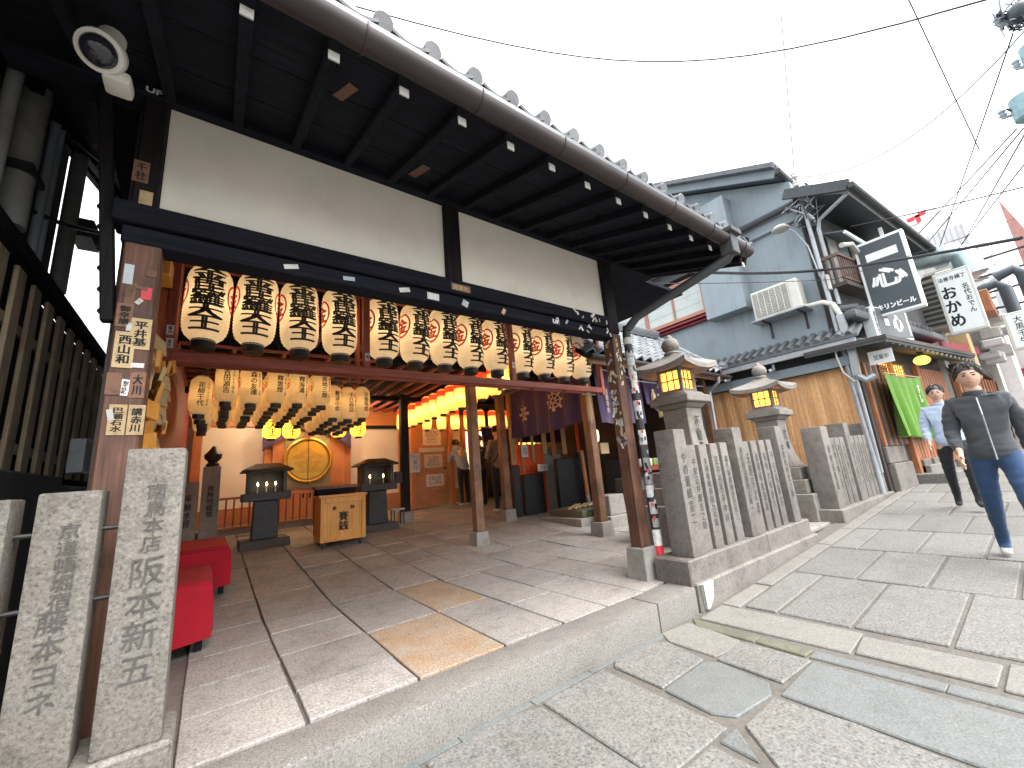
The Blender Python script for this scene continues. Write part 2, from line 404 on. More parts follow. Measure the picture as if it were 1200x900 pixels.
def text_mb(s, w=None, h=None, vertical=False, bold=.0, gap=1.0):
    """flat lettering fitted into w x h metres, in the XZ plane facing -Y"""
    vs, fs, W, Hh = text_raw("\n".join(s) if vertical else s, 0, gap)
    sx = (w/W) if w else None; sz = (h/Hh) if h else None
    sx = sx or sz; sz = sz or sx; m = MB()
    shifts = [(0, 0)] if bold < .008 else [(-1, -.5), (1, -.5), (-1, .5), (1, .5)]
    for i, (a, b_) in enumerate(shifts):      # a heavier brush: the same strokes laid over each other, each a hair in front
        n = len(m.v); m.v += [(x*sx+a*bold*sx, -.00025*i, y*sz+b_*bold*sz) for x, y in vs]; m.f += [tuple(q+n for q in f) for f in fs]
    return m

def letters(name, s, parent, loc, rotz=0, mat='ink', shear=0, **kw):
    k = ("m", s, mat, tuple(sorted(kw.items())))
    if k not in _TC: _TC[k] = text_mb(s, **kw).mesh(name, mat)
    return inst(name, _TC[k], parent, loc, (0, 0, rotz))

def wrap(mb, R, th0, nb=9, lift=.003):
    bm = bmesh.new(); me = bpy.data.meshes.new("tmp"); me.from_pydata(mb.v, [], mb.f); bm.from_mesh(me)
    xs = [v.co.x for v in bm.verts]; x0, x1 = min(xs), max(xs)
    for i in range(1, nb):
        bmesh.ops.bisect_plane(bm, geom=bm.verts[:]+bm.edges[:]+bm.faces[:], plane_co=(x0+(x1-x0)*i/nb, 0, 0), plane_no=(1, 0, 0))
    out = MB(); bm.verts.ensure_lookup_table()
    for v in bm.verts:
        r = R(v.co.z)+lift-v.co.y; rm = R(0)
        a = v.co.x/rm+th0; out.v.append((r*math.sin(a), -r*math.cos(a), v.co.z))
    out.f = [tuple(v.index for v in f.verts) for f in bm.faces]
    bm.free(); bpy.data.meshes.remove(me); return out

S0, Y0 = .075, 4.3
def zf(y): return max(0.0, S0*(y-Y0))
def zs(x): return -.18 if x < 3.2 else (-.18+.05*(x-3.2) if x < 24 else .86)
ORD = ["first", "second", "third", "fourth", "fifth", "sixth", "seventh", "eighth", "ninth", "tenth", "eleventh", "twelfth", "thirteenth", "fourteenth"]
# ================================================================ SETTING: sky is the world; street, paving, temple floor
def build_ground():
    m = MB()
    xs = [-400, -60, -20, -5, 0, 3.2, 4, 6, 8, 10, 14, 18, 24, 40, 120, 500]; ys = [-500, -120, -30, -8, -3, 0, 1, 2.118]
    for a in range(len(xs)-1):
        for b in range(len(ys)-1):
            q = [(xs[a], ys[b]), (xs[a+1], ys[b]), (xs[a+1], ys[b+1]), (xs[a], ys[b+1])]
            m.add([(x, y, zs(x)-.012) for x, y in q], [(0, 1, 2, 3)])
    m.add([(-400, 2.118, -.4), (500, 2.118, -.4), (500, 600, -.4), (-400, 600, -.4)], [(0, 1, 2, 3)])
    return m.build("street", "mortar", kind="structure")
street = build_ground()

def slab(poly, mat, zfun, parent=None, name="paving_stone", h=.02, top=0.0, bev=.006, j=.006):
    parent = parent or street
    cx = sum(p[0] for p in poly)/len(poly); cy = sum(p[1] for p in poly)/len(poly)
    dz = random.uniform(-.002, .002)+top; tx, ty = random.uniform(-.002, .002), random.uniform(-.002, .002)
    pts = []
    for x, y in poly:
        d = math.hypot(x-cx, y-cy); k = max(.5, (d-j*1.3)/d)
        pts.append((cx+(x-cx)*k+random.uniform(-.004, .004), cy+(y-cy)*k+random.uniform(-.004, .004)))
    m = MB().prism(pts, lambda x, y: zfun(x, y)-.05, lambda x, y: zfun(x, y)+dz+tx*(x-cx)+ty*(y-cy))
    return m.build(name, mat, parent, bevel=bev, smooth=True)

sz = lambda x, y: zs(x)
FG = [([(1.49, 1.92), (1.96, 1.93), (1.93, 1.19), (1.54, 1.2), (1.47, 1.3)], 'street_granite'),
      ([(2.04, 1.90), (2.1, 1.95), (2.42, 1.95), (2.53, 1.88), (2.46, 1.59), (2.03, 1.57)], 'street_granite'),
      ([(2.64, 1.98), (2.93, 1.95), (2.86, 1.56), (2.76, 1.52), (2.55, 1.56), (2.56, 1.86)], 'street_cream'),
      ([(2.02, 1.54), (2.41, 1.56), (2.48, 1.49), (2.43, 1.21), (2.33, 1.16), (2.05, 1.19), (1.99, 1.28)], 'street_blue'),
      ([(2.52, 1.52), (2.84, 1.53), (2.83, 1.15), (2.49, 1.17)], 'street_granite'),
      ([(.83, 1.93), (1.29, 1.94), (1.45, 1.89), (1.45, 1.22), (.86, 1.24)], 'street_granite'),
      ([(2.0, 1.13), (2.31, 1.13), (2.33, .82), (2.29, .42), (1.86, .45), (1.83, .92)], 'street_granite'),
      ([(1.83, 1.15), (1.96, 1.155), (1.82, 1.0)], 'street_blue'),
      ([(1.50, 1.16), (1.77, 1.16), (1.77, .98), (1.80, .5), (1.48, .55)], 'street_granite'),
      ([(2.37, 1.12), (2.83, 1.13), (2.82, .30), (2.34, .30)], 'street_blue'),
      ([(2.37, .27), (2.82, .27), (2.82, -.6), (2.35, -.6)], 'street_granite'),
      ([(1.84, .41), (2.31, .38), (2.31, -.5), (1.8, -.45)], 'street_granite'),
      ([(.86, 1.2), (1.43, 1.18), (1.43, .5), (.84, .5)], 'street_granite'),
      ([(.2, 1.94), (.79, 1.94), (.81, 1.2), (.18, 1.2)], 'street_blue'), ([(-.6, 1.94), (.16, 1.94), (.14, 1.2), (-.6, 1.2)], 'street_granite'),
      ([(.1, 1.16), (.8, 1.16), (.8, .4), (.1, .4)], 'street_granite'), ([(.1, .36), (1.4, .46), (1.76, .42), (1.76, -.5), (.1, -.5)], 'street_granite'),
      ([(-.9, 1.16), (.06, 1.16), (.06, .4), (-.9, .4)], 'street_blue'), ([(-.9, .36), (.06, .36), (.06, -.6), (-.9, -.6)], 'street_granite'),
      ([(2.90, 1.46), (2.97, 1.46), (2.99, 1.19), (2.885, 1.19)], 'mossy'), ([(2.89, 1.86), (3.02, 1.97), (3.0, 1.49), (2.90, 1.49)], 'mossy'),
      ([(2.89, 1.16), (2.99, 1.16), (2.995, .62), (2.90, .62)], 'street_blue'), ([(2.90, .60), (3.0, .60), (3.0, .30), (2.90, .30)], 'street_blue'),
      ([(2.90, .28), (3.0, .28), (3.0, -.5), (2.90, -.5)], 'street_blue'),
      ([(3.06, 1.93), (3.40, 1.93), (3.41, 1.05), (3.08, 1.03)], 'street_cream'), ([(3.10, 1.0), (3.36, 1.02), (3.37, .46), (3.10, .47)], 'street_cream'),
      ([(3.08, .43), (3.40, .43), (3.40, -.2), (3.08, -.2)], 'street_cream'), ([(3.08, -.24), (3.40, -.24), (3.40, -1), (3.08, -1)], 'street_cream')]
for q, mt in FG: slab(q, mt, sz, j=-.007, bev=.006)
FX = [-.05, .55, 1.02, 1.45, 1.9, 2.33, 2.66]
for x0, x1 in zip(FX, FX[1:]):       # mortar fillet against the kerb
    slab([(x0, 1.955+random.uniform(-.012, .008)), (x1-.004, 1.955+random.uniform(-.012, .008)), (x1-.004, 1.999), (x0, 1.999)], 'street_blue', sz, j=0, bev=.002, top=-.006, name='mortar_fillet')
X = 3.46; row = 0
while X < 17:
    L = 1.02 if row else 1.04
    y = 1.56 if row % 2 == 0 else 1.335
    edges = [1.80]
    while y > -2.2:
        edges.append(y+random.uniform(-.01, .01)); y -= .45
    for a, b in zip(edges, edges[1:]):
        if a-b < .04: continue
        slab([(X+.012, b+.010), (X+L-.012, b+.010), (X+L-.012, a-.010), (X+.012, a-.010)], 'street_granite', sz, j=.003, bev=.007)
    X += L; row += 1
x = 3.42
while x < 15:                                                            # cream edging along the fences
    L = random.uniform(.55, 1.0)
    slab([(x, 1.815), (x+L-.02, 1.815), (x+L-.02, 1.945), (x, 1.945)], 'street_cream', sz, j=.003, bev=.006); x += L

floor = MB()
for a in range(len(_xs := [-.6, 3.0, 6.5, 9.45])-1):
    for y0, y1 in ((2.12, 4.3), (4.3, 7.3), (7.3, 10.6)):
        floor.add([(_xs[a], y0, zf(y0)-.02), (_xs[a+1], y0, zf(y0)-.02), (_xs[a+1], y1, zf(y1)-.02), (_xs[a], y1, zf(y1)-.02)], [(0, 1, 2, 3)])
floor = floor.build("temple_floor", "floor_mortar", kind="structure")
fz = lambda x, y: zf(y)
COLS = [(-.05, .42, [2.26, 2.72, 3.1, 3.62, 4.2, 4.85, 5.5]), (.42, .95, [2.26, 2.62, 3.22, 3.74, 4.06, 4.9]), (.95, 1.50, [2.26, 3.17, 4.16, 5.2]),
        (1.50, 1.97, [2.26, 3.19, 4.15, 5.15]), (1.97, 2.40, [2.24, 2.86, 4.0, 5.0]), (2.40, 2.84, [2.24, 3.08, 4.1, 5.1]), (2.84, 3.35, [2.28, 3.0, 3.8, 4.7]),
        (3.35, 3.9, [2.3, 3.3, 4.2]), (3.9, 4.5, [2.3, 3.1, 4.0, 4.9]), (4.5, 5.1, [2.3, 3.4, 4.3]), (5.1, 5.8, [2.15, 2.9, 3.9]), (5.8, 6.5, [2.15, 3.0, 4.1]), (6.5, 7.2, [2.15, 3.1, 4.0])]
for x0, x1, ys in COLS:
    ys = list(ys)
    while ys[-1] < 9.2: ys.append(ys[-1]+random.uniform(.5, .85))
    for a, b in zip(ys, ys[1:]):
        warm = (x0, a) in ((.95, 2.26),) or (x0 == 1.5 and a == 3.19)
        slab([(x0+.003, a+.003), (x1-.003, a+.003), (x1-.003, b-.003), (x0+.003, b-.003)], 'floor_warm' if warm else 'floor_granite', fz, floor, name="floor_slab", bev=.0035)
for x0, x1 in ((-.05, 2.655), (2.665, 3.168)):
    MB().box(x0, x1, 2.0, 2.245, -.36, .0).build("kerb_stone", "kerb", floor, bevel=.014, smooth=True, seg=2)

# ================================================================ stone fences
def fence_posts(f, posts, Y, zb, dep, mat='fence_stone', proud=.03):
    """posts: (x0, x1, top, text, tall)"""
    for x0, x1, top, txt, tall in posts:
        pr = proud if tall else 0
        tw = (random.uniform(-.004, .004), random.uniform(-.003, .003))
        m = MB(); m.frustum(((x0+x1)/2, Y-pr+(dep+pr*2)/2), (x1-x0)/2, (dep+pr*2)/2, zb, (x1-x0)/2-.004, (dep+pr*2)/2-.004, top)
        p = m.build("tall_post" if tall else "post", mat, f, bevel=.010, smooth=True, seg=2)
        for t in txt:
            s, zc, w, h = t[:4]
            letters("inscription", s, p, Vector(((x0+x1)/2+(t[4] if len(t) > 4 else 0), Y-pr-.0015, zc))-org(f), mat='engrave' if mat == 'fence_stone' else 'engrave_grey', vertical=True, w=w, h=h, bold=.0)

lf = thing("stone_fence", "pale granite fence at the left front corner with names carved large, beside the benches", "stone fence", (-.3, 2.1, -.18))
MB().box(-3.2, -.045, 1.965, 2.22, -.4, .235).build("plinth", "near_stone", lf, bevel=.012, smooth=True)
lp = [(-.25, -.075, 1.20, [("南鳥本店", .955, .056, .235, .01), ("阪本新五", .625, .092, .39, .005)], True),
      (-.452, -.292, 1.062, [("京道頓堀宿", .83, .052, .26, .01), ("藤本ヨネ", .555, .07, .29, 0)], False),
      (-.66, -.497, 1.05, [("大阪法善寺", .62, .06, .6, 0)], False)]
for k in range(8): lp.append((-.87-.2*k, -.70-.2*k, 1.05, [], k == 3))
fence_posts(lf, lp, 2.0, .235, .14, 'near_stone', .012)
for zc in (.93, .70): MB().cyl((-3.1, 2.07, zc), (-.15, 2.07, zc), .008, n=8).build("iron_rod", "metal_dark", lf, smooth=True)

f1 = thing("stone_fence", "pinkish granite name fence with close-set posts before the larger stone lantern", "stone fence", (4.4, 2.15, 0), "granite fences along the street")
for x0, x1 in ((3.17, 4.62), (4.625, 5.78)):
    MB().box(x0, x1, 2.022, 2.36, -.05, .19).build("plinth", "fence_stone", f1, bevel=.012, smooth=True)
MB().box(3.19, 5.86, 1.985, 2.4, -.4, .018).build("base_course", "fence_stone", f1, bevel=.014, smooth=True)
MB().add([(3.205, 1.983, .015), (3.36, 1.983, .02), (3.335, 1.983, -.10), (3.27, 1.983, -.17), (3.23, 1.983, -.17), (3.205, 1.95, .015), (3.36, 1.95, .02), (3.335, 1.955, -.10), (3.27, 1.96, -.17), (3.23, 1.96, -.17)],
         [(5, 6, 7, 8, 9), (0, 1, 6, 5), (1, 2, 7, 6), (2, 3, 8, 7), (3, 4, 9, 8), (4, 0, 5, 9)]).build("mortar_patch", "white_paint", f1)
N1 = ["やの瀬崎宣二", "千房正弁慶吉之助", "夫婦善哉柳田九兵衛", "正弁丹吾亭中村", "喜久屋南地西田宗三", "浪花屋法善寺上島一", "天野宗次郎", "道頓堀松田源", "南地大和屋久", "千日前藤井", "本家松村吉之助"]
xs0 = [(3.285, 3.475, 1.27, 1), (3.51, 3.66, 1.125, 0), (3.715, 3.865, 1.125, 0), (3.925, 4.07, 1.13, 0), (4.12, 4.27, 1.135, 0), (4.375, 4.565, 1.285, 1), (4.60, 4.745, 1.135, 0), (4.80, 4.95, 1.14, 0), (5.005, 5.15, 1.14, 0), (5.20, 5.34, 1.145, 0), (5.425, 5.62, 1.33, 1)]
xs0[-1] = (5.44, 5.63, 1.30, 1)
fence_posts(f1, [(a, b, t, [(N1[i], (t+.19)/2+.03, .075 if tl else .066, .62 if i else .60, .0)], tl) for i, (a, b, t, tl) in enumerate(xs0)], 2.07, .19, .15)
f2 = thing("stone_fence", "grey granite name fence further up the street, nearest the corner eatery", "stone fence", (8.2, 2.15, 0), "granite fences along the street")
MB().box(6.88, 9.68, 1.985, 2.42, -.4, .16).build("plinth", "fence_stone", f2, bevel=.012, smooth=True)
p2 = [(6.98, 7.27, 1.30, 1), (7.32, 7.56, 1.13, 0), (7.59, 7.78, 1.13, 0), (7.81, 8.02, 1.14, 0), (8.05, 8.28, 1.36, 1), (8.31, 8.52, 1.15, 0), (8.55, 8.76, 1.15, 0), (8.79, 9.0, 1.16, 0), (9.04, 9.25, 1.16, 0), (9.32, 9.58, 1.37, 1)]
N2 = ["奉納道頓堀", "浮世小路三吉", "南地芸妓組合", "大和屋千代", "法善寺横丁", "西川正一", "北野歌舞伎", "松竹座一同", "井上安兵衛", "世話人中"]
fence_posts(f2, [(a, b, t, [(N2[i], .72, .09, .62, .0)], tl) for i, (a, b, t, tl) in enumerate(p2)], 2.07, .16, .2)

# ================================================================ stone lanterns
def stone_lantern(x, y, zb, s, label, txt):
    t = thing("stone_lantern", label, "stone lantern", (x, y, zb), "stone lanterns behind the fence")
    B = lambda m, n, mt='lantern_stone', par=t, bev=.01, **k: m.build(n, mt, par, bevel=bev, smooth=True, **k)
    c = (x, y); z = lambda q: zb+q*s
    for k, (a, h0, h1) in enumerate(((.55, -.25, .22), (.47, .22, .42), (.40, .42, .60))):
        B(MB().frustum(c, a*s, a*s, z(h0), a*s, a*s, z(h1)), "base_block")
    prof = [(.27, .60), (.215, .72), (.18, .92), (.165, 1.12), (.17, 1.36)]
    sh = MB(); n = len(prof)
    sh.v = [(x+sx*a*s, y+sy*a*s, z(h)) for a, h in prof for sx, sy in ((-1, -1), (1, -1), (1, 1), (-1, 1))]
    sh.f = [(i*4+k, i*4+(k+1) % 4, i*4+4+(k+1) % 4, i*4+4+k) for i in range(n-1) for k in range(4)]+[(3, 2, 1, 0), (n*4-4, n*4-3, n*4-2, n*4-1)]
    shaft = B(sh, "shaft")
    letters("inscription", txt, shaft, (0.0, -.186*s, 1.02*s), 0, 'engrave', vertical=True, w=.095*s, h=.46*s, bold=.02)
    B(MB().frustum(c, .18*s, .18*s, z(1.36), .235*s, .235*s, z(1.42)).frustum(c, .27*s, .27*s, z(1.422), .27*s, .27*s, z(1.52)).frustum(c, .235*s, .235*s, z(1.522), .20*s, .20*s, z(1.57)), "platform", bev=.012)
    w = .165*s; q = .04*s; m = MB(); L0, L1 = 1.57, 1.89
    for sx in (-1, 1):
        for sy in (-1, 1): m.box(x+sx*(w-q/2)-q/2, x+sx*(w-q/2)+q/2, y+sy*(w-q/2)-q/2, y+sy*(w-q/2)+q/2, z(L0), z(L1))
    m.box(x-w+.002, x+w-.002, y-w+.002, y+w-.002, z(L0), z(L0+.04)).box(x-w+.002, x+w-.002, y-w+.002, y+w-.002, z(L1-.04), z(L1))
    B(m, "light_box", bev=.004)
    for ax, sg in (('x', -1), ('x', 1), ('y', -1), ('y', 1)):
        wi = w-.03*s; p = MB(); g = MB(); a = w-q
        def bx(mm, u0, u1, d0, d1, z0, z1):
            if ax == 'y': mm.box(x+u0, x+u1, *sorted((y+sg*d0, y+sg*d1)), z0, z1)
            else: mm.box(*sorted((x+sg*d0, x+sg*d1)), y+u0, y+u1, z0, z1)
        bx(p, -a, a, wi-.008, wi-.002, z(L0+.04), z(L1-.04))
        pane = B(p, "light_pane", 'lamp_pane', bev=0)
        for u in (-.36*a, .36*a): bx(g, u-.005, u+.005, wi, wi+.012, z(L0+.04), z(L1-.04))
        bx(g, -a, a, wi+.001, wi+.013, z(1.725), z(1.74))
        g.build("pane_grille", 'dark_wood_z', t)
    B(MB().ball((x, y, z(1.71)), .035, 6), "lamp_bulb", 'bulb_lit', bev=0)
    RW = .76
    def roof(u, v):  # curved pyramid roof: u around, v up
        k = u*4; i = int(k) % 4; f = k-int(k) if u < 1 else 0.0
        R = [.50, .39, .285, .195, .125, .10]; Zr = [1.895, 1.945, 1.985, 2.025, 2.065, 2.09]
        vi = min(int(v*5), 4); ff = v*5-vi; r = (R[vi]*(1-ff)+R[vi+1]*ff); zz = Zr[vi]*(1-ff)+Zr[vi+1]*ff
        cs = [(-1, -1), (1, -1), (1, 1), (-1, 1)]; a0, a1 = cs[i], cs[(i+1) % 4]
        px, py = a0[0]*(1-f)+a1[0]*f, a0[1]*(1-f)+a1[1]*f
        lift = .06*(abs(2*f-1)**2.2)*(1-v)**1.5
        return (x+px*r*s*RW, y+py*r*s*RW, z(zz+lift))
    m = MB().sheet(roof, 40, 10)
    def under(u, v):
        a = roof(u, 0); r = 1-v*.60; th = .06*s
        return (x+(a[0]-x)*r, y+(a[1]-y)*r, (a[2]-th)*(1-v)+z(1.885)*v)
    m.sheet(under, 40, 4)
    m.sheet(lambda u, v: tuple(Vector(roof(u, 0))-Vector((0, 0, .06*s*v))), 40, 1)
    B(m, "roof", bev=0)
    B(MB().lathe([(.085*s, 2.08*s), (.10*s, 2.11*s), (.08*s, 2.135*s), (.07*s, 2.14*s), (.10*s, 2.165*s), (.115*s, 2.215*s), (.10*s, 2.275*s), (.07*s, 2.31*s), (.05*s, 2.315*s), (.042*s, 2.34*s), (.012*s, 2.375*s)], 20, (x, y, zb)), "finial", bev=0)
    return t
stone_lantern(4.98, 2.92, 0.24, 1.03, "larger lit stone lantern nearest the temple, standing behind the pinkish granite fence", "不動尊")
stone_lantern(7.35, 2.80, 0.16, .98, "further lit stone lantern in front of the orange reed blind, on stepped stone blocks", "大願")

# ================================================================ temple hall
hall = thing("temple_hall", "old temple gate hall with blackened beams, cream plaster panels and tiled eaves", "temple", (1.4, 4, 0))
def P(m, name, mat, **k): return m.build(name, mat, hall, **k)
def post(x0, x1, y0, y1, zb, zt, mat, ped=.0, pz=0, grow=.04, label=None):
    o = P(MB().box(x0, x1, y0, y1, zb, zt), "post", mat, bevel=.008, smooth=True, label=label)
    if ped:
        MB().frustum(((x0+x1)/2, (y0+y1)/2), (x1-x0)/2+grow, (y1-y0)/2+grow, pz-.04, (x1-x0)/2+grow-.012, (y1-y0)/2+grow-.012, zb).build("pedestal", "pedestal", hall, bevel=.008, smooth=True)
    return o
post(-.40, -.265, 2.42, 2.56, 0.0, 2.27, 'post_wood', label="weathered brown left front post covered in paper votive slips")
post(3.135, 3.265, 2.43, 2.56, .262, 2.285, 'post_wood', .26, 0, .045, label="red-brown right front post dotted with small stickers")
post(4.66, 4.80, 4.27, 4.41, .20, 2.75, 'post_wood2', .2, 0, .06)
post(3.06, 3.19, 5.13, 5.26, .24, 2.75, 'post_wood2', .2, zf(5.2), .045)
post(4.44, 4.58, 6.36, 6.50, .36, 2.75, 'post_wood2', .2, zf(6.4), .055)
post(3.00, 3.15, 7.72, 7.86, .46, 2.75, 'dark_wood_z', .2, zf(7.8), .05)
post(1.32, 1.452, 2.425, 2.545, 2.435, 3.2, 'dark_wood_z'); post(-.40, -.30, 2.421, 2.55, 2.435, 3.2, 'dark_wood_z'); post(3.09, 3.245, 2.415, 2.55, 2.285, 3.3, 'dark_wood_z')
# front beam in two tiers, sill gap between
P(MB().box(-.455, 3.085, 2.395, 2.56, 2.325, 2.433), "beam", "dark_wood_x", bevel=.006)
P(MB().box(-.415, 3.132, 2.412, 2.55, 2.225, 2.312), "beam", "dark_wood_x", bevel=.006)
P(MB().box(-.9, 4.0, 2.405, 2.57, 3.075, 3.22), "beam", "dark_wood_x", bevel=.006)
P(MB().box(-.296, 1.318, 2.455, 2.52, 2.434, 3.074), "plaster_panel", "plaster")
P(MB().box(1.454, 3.088, 2.455, 2.52, 2.434, 3.074), "plaster_panel", "plaster")
# eaves: boards, rafters with white painted ends, fascia, gutter, tile ends
sof = lambda y: 2.785+.33*(y-1.42)
XL, XR = -.98, 4.0
for k in range(11):
    y0, y1 = 1.42+k*.36, 1.42+(k+1)*.36-.006
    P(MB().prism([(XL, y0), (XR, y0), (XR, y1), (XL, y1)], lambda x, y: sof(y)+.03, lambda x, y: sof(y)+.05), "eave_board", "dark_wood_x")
raf = MB().beam((0, 1.425, sof(1.425)), (0, 5.2, sof(5.2)), .05, .058).mesh("rafter", "dark_wood_y", bevel=.004)
wend = MB().box(-.022, .022, 1.417, 1.4235, 2.762, 2.806).mesh("rafter_end", "white_paint")
for k in range(-3, 14):
    o = inst("rafter", raf, hall, Vector((.3*k+.0, 0, 0))-org(hall)); e = bpy.data.objects.new("rafter_end", wend); COL.objects.link(e); e.parent = o; e.location = (0, 0, -.055)
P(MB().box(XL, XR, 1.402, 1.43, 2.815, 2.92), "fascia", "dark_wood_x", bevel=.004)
for k, x in enumerate((XL, XR)):
    P(MB().beam((x, 1.40, sof(1.40)+.11), (x, 5.3, sof(5.3)+.11), .05, .26), "barge_board", "dark_wood_y", bevel=.005)
P(MB().prism([(XL, 1.36), (XR, 1.36), (XR, 5.4), (XL, 5.4)], lambda x, y: sof(y)+.13, lambda x, y: sof(y)+.18), "roof_deck", "tile_dark")
P(MB().prism([(XL, 5.4), (XR, 5.4), (XR, 10.6), (XL, 10.6)], lambda x, y: sof(5.4)+.13-.3*(y-5.4), lambda x, y: sof(5.4)+.18-.3*(y-5.4)), "roof_deck", "tile_dark")
g = MB()  # half-round gutter
pts = []
def gut(u, v):
    a = PI*(1+v)+.0; return (XL-.02+u*(XR-.12-XL), 1.345+.054*math.cos(a), 2.815+.054*math.sin(a))
P(MB().sheet(gut, 1, 10), "gutter", "gutter", solid=.005, smooth=True, ang=60)
for k in range(9):
    x = -.7+k*.55
    m = MB().tube([(x, 1.42, 2.80)]+[(x, 1.345+.060*math.cos(a), 2.815+.060*math.sin(a)) for a in [2*PI-j*PI/8 for j in range(9)]]+[(x, 1.285, 2.83)], .005, 5)
    P(m, "gutter_hook", "gutter", smooth=True)
ro = MB().cyl((0, 1.385, 3.025), (0, 1.40, 3.03), .046, n=14).cyl((0, 1.395, 3.027), (0, 3.2, 3.027+.33*1.8), .045, n=12).mesh("roof_ridge_tile", "tile", smooth=True, bevel=.003)
pan = MB().sheet(lambda u, v: (-.085+.17*u, 1.36+v*1.8, 2.985-.03*math.sin(PI*u)+.33*v*1.8), 6, 3).mesh("roof_pan_tile", "tile", solid=.014, smooth=True)
for k in range(-6, 17):
    inst("roof_ridge_tile", ro, hall, Vector((.24*k+.02, 0, 0))-org(hall)); inst("roof_pan_tile", pan, hall, Vector((.24*k+.14, 0, 0))-org(hall))
# rain goods at the right end of the eave
P(MB().box(3.40, 3.52, 1.28, 1.39, 2.66, 2.84).box(3.37, 3.55, 1.25, 1.42, 2.835, 2.88), "rain_hopper", "dark_trim", bevel=.006)
P(MB().tube([(3.46, 1.33, 2.70), (3.45, 1.36, 2.64), (3.33, 2.25, 2.42), (3.31, 2.36, 2.33)], .042, 10), "downpipe_bend", "dark_trim", smooth=True)
dp = P(MB().tube([(3.31, 2.37, 2.36), (3.31, 2.39, 2.28), (3.31, 2.39, .09), (3.33, 2.37, .045), (3.40, 2.33, .03)], .040, 14), "downpipe", "metal_dark", smooth=True)
random.seed(11)
def pipe_patch(z0, z1, a0, a1, mat, txt=None):
    R = .0415
    m = MB().sheet(lambda u, v: (3.31+R*math.sin(a0+(a1-a0)*u), 2.39-R*math.cos(a0+(a1-a0)*u), z0+(z1-z0)*v), 6, 1)
    m.build("pipe_sticker", mat, dp, smooth=True)
z = .42
while z < 2.2:
    h = random.uniform(.04, .13)
    if random.random() < .22: z += .035; continue
    pipe_patch(z, z+h*.96, -1.6+random.uniform(-.3, .2), .8+random.uniform(-.4, .7), random.choice(['sticker_white', 'sticker_white', 'metal_grey', 'sticker_white', 'pvc_grey', 'dark_trim', 'sticker_white']))
    z += h
pipe_patch(.26, .40, -1.9, 1.4, 'sticker_white'); pipe_patch(.155, .262, -1.9, 1.4, 'sticker_red')
for k in range(60):
    z0 = random.uniform(.45, 2.1); a = random.uniform(-1.4, .6); R = .0427
    m = MB().sheet(lambda u, v: (3.31+R*math.sin(a+.5*u), 2.39-R*math.cos(a+.5*u), z0+.035*v), 3, 1)
    m.build("pipe_sticker", random.choice(['ink', 'metal_grey', 'sticker_white', 'sticker_red', 'dark_trim']), dp)
# left dark board with stud heads
bd = P(MB().beam((-.555, 2.47, 3.1), (-.425, 2.47, 1.83), .05, .05, (0, 1, 0)), "dark_side_board", "dark_wood_z", bevel=.006)
for k in range(9): MB().ball((-.452-.0107*k, 2.47, 1.88+k*.105), .015, 6).build("stud", "metal_dark", bd, smooth=True)
# hall interior: ceiling, rafters, walls
P(MB().box(-.62, 4.9, 2.57, 4.6, 3.12, 3.16), "ceiling", "dark_wood_y")
P(MB().box(-.62, 7.6, 4.6, 10.2, 2.86, 2.9), "ceiling", "dark_wood_y")
P(MB().box(-.62, 4.9, 4.58, 4.62, 2.86, 3.16), "ceiling_step", "dark_wood_x")
rr = MB().box(-.022, .022, 4.35, 9.9, 2.735, 2.79).mesh("ceiling_rafter", "red_frame_z", bevel=.003)
for k in range(20): inst("ceiling_rafter", rr, hall, Vector((-.4+.27*k, 0, 0))-org(hall))
for y in (5.3, 7.9): P(MB().box(-.55, 7.0, y-.05, y+.05, 2.64, 2.733), "beam", "dark_wood_x", bevel=.005)
P(MB().box(-.424, -.40, 2.62, 10.2, 0, 3.1), "side_wall", "red_wall")
P(MB().box(-.438, -.426, 2.601, 10.2, 0, 3.3), "outer_boarding", "shop_wood_dark")
P(MB().box(-.6, 4.9, 9.9, 10.0, 0, 2.86), "back_wall", "plaster_in")
P(MB().box(-.56, 4.0, 9.86, 9.9, .4, .78), "skirting", "shrine_wood_x", bevel=.005)
P(MB().box(-.56, 4.9, 9.82, 9.899, 2.38, 2.86), "lintel_board", "shrine_wood_x", bevel=.004)
P(MB().box(2.4, 3.9, 9.80, 9.86, 2.34, 2.41), "lintel_rail", "dark_wood_x", bevel=.004)
for x in (-.24, .93, 2.50, 3.80): P(MB().box(x-.075, x+.075, 9.74, 9.86, .4, 2.6), "pillar", "shrine_wood", bevel=.01)
P(MB().box(-.56, 3.0, 8.95, 9.74, .30, .46), "altar_step", "pedestal", bevel=.012)
# altar doors with the round gold crest
P(MB().box(1.0, 2.43, 9.70, 9.80, .46, 2.4), "altar_door", "shrine_wood", bevel=.006)
P(MB().box(1.22, 2.11, 9.68, 9.70, 1.06, 2.26), "gold_panel", "gold_panel", bevel=.004)
cr = P(MB().cyl((1.665, 9.68, 1.64), (1.665, 9.655, 1.64), .46, n=40).cyl((1.665, 9.66, 1.64), (1.665, 9.62, 1.64), .40, n=40), "gold_crest", "gold", bevel=.01, smooth=True)
ring = MB(); ring.v = []
def torus(c, R, r, nR=40, nr=8):
    m = MB()
    for i in range(nR):
        a = 2*PI*i/nR
        for j in range(nr):
            b = 2*PI*j/nr; q = R+r*math.cos(b); m.v.append((c[0]+q*math.cos(a), c[1]+r*math.sin(b), c[2]+q*math.sin(a)))
    m.f = [(i*nr+j, i*nr+(j+1) % nr, ((i+1) % nR)*nr+(j+1) % nr, ((i+1) % nR)*nr+j) for i in range(nR) for j in range(nr)]
    return m
torus((1.665, 9.64, 1.64), .45, .035).build("crest_rim", "gold", cr, smooth=True)
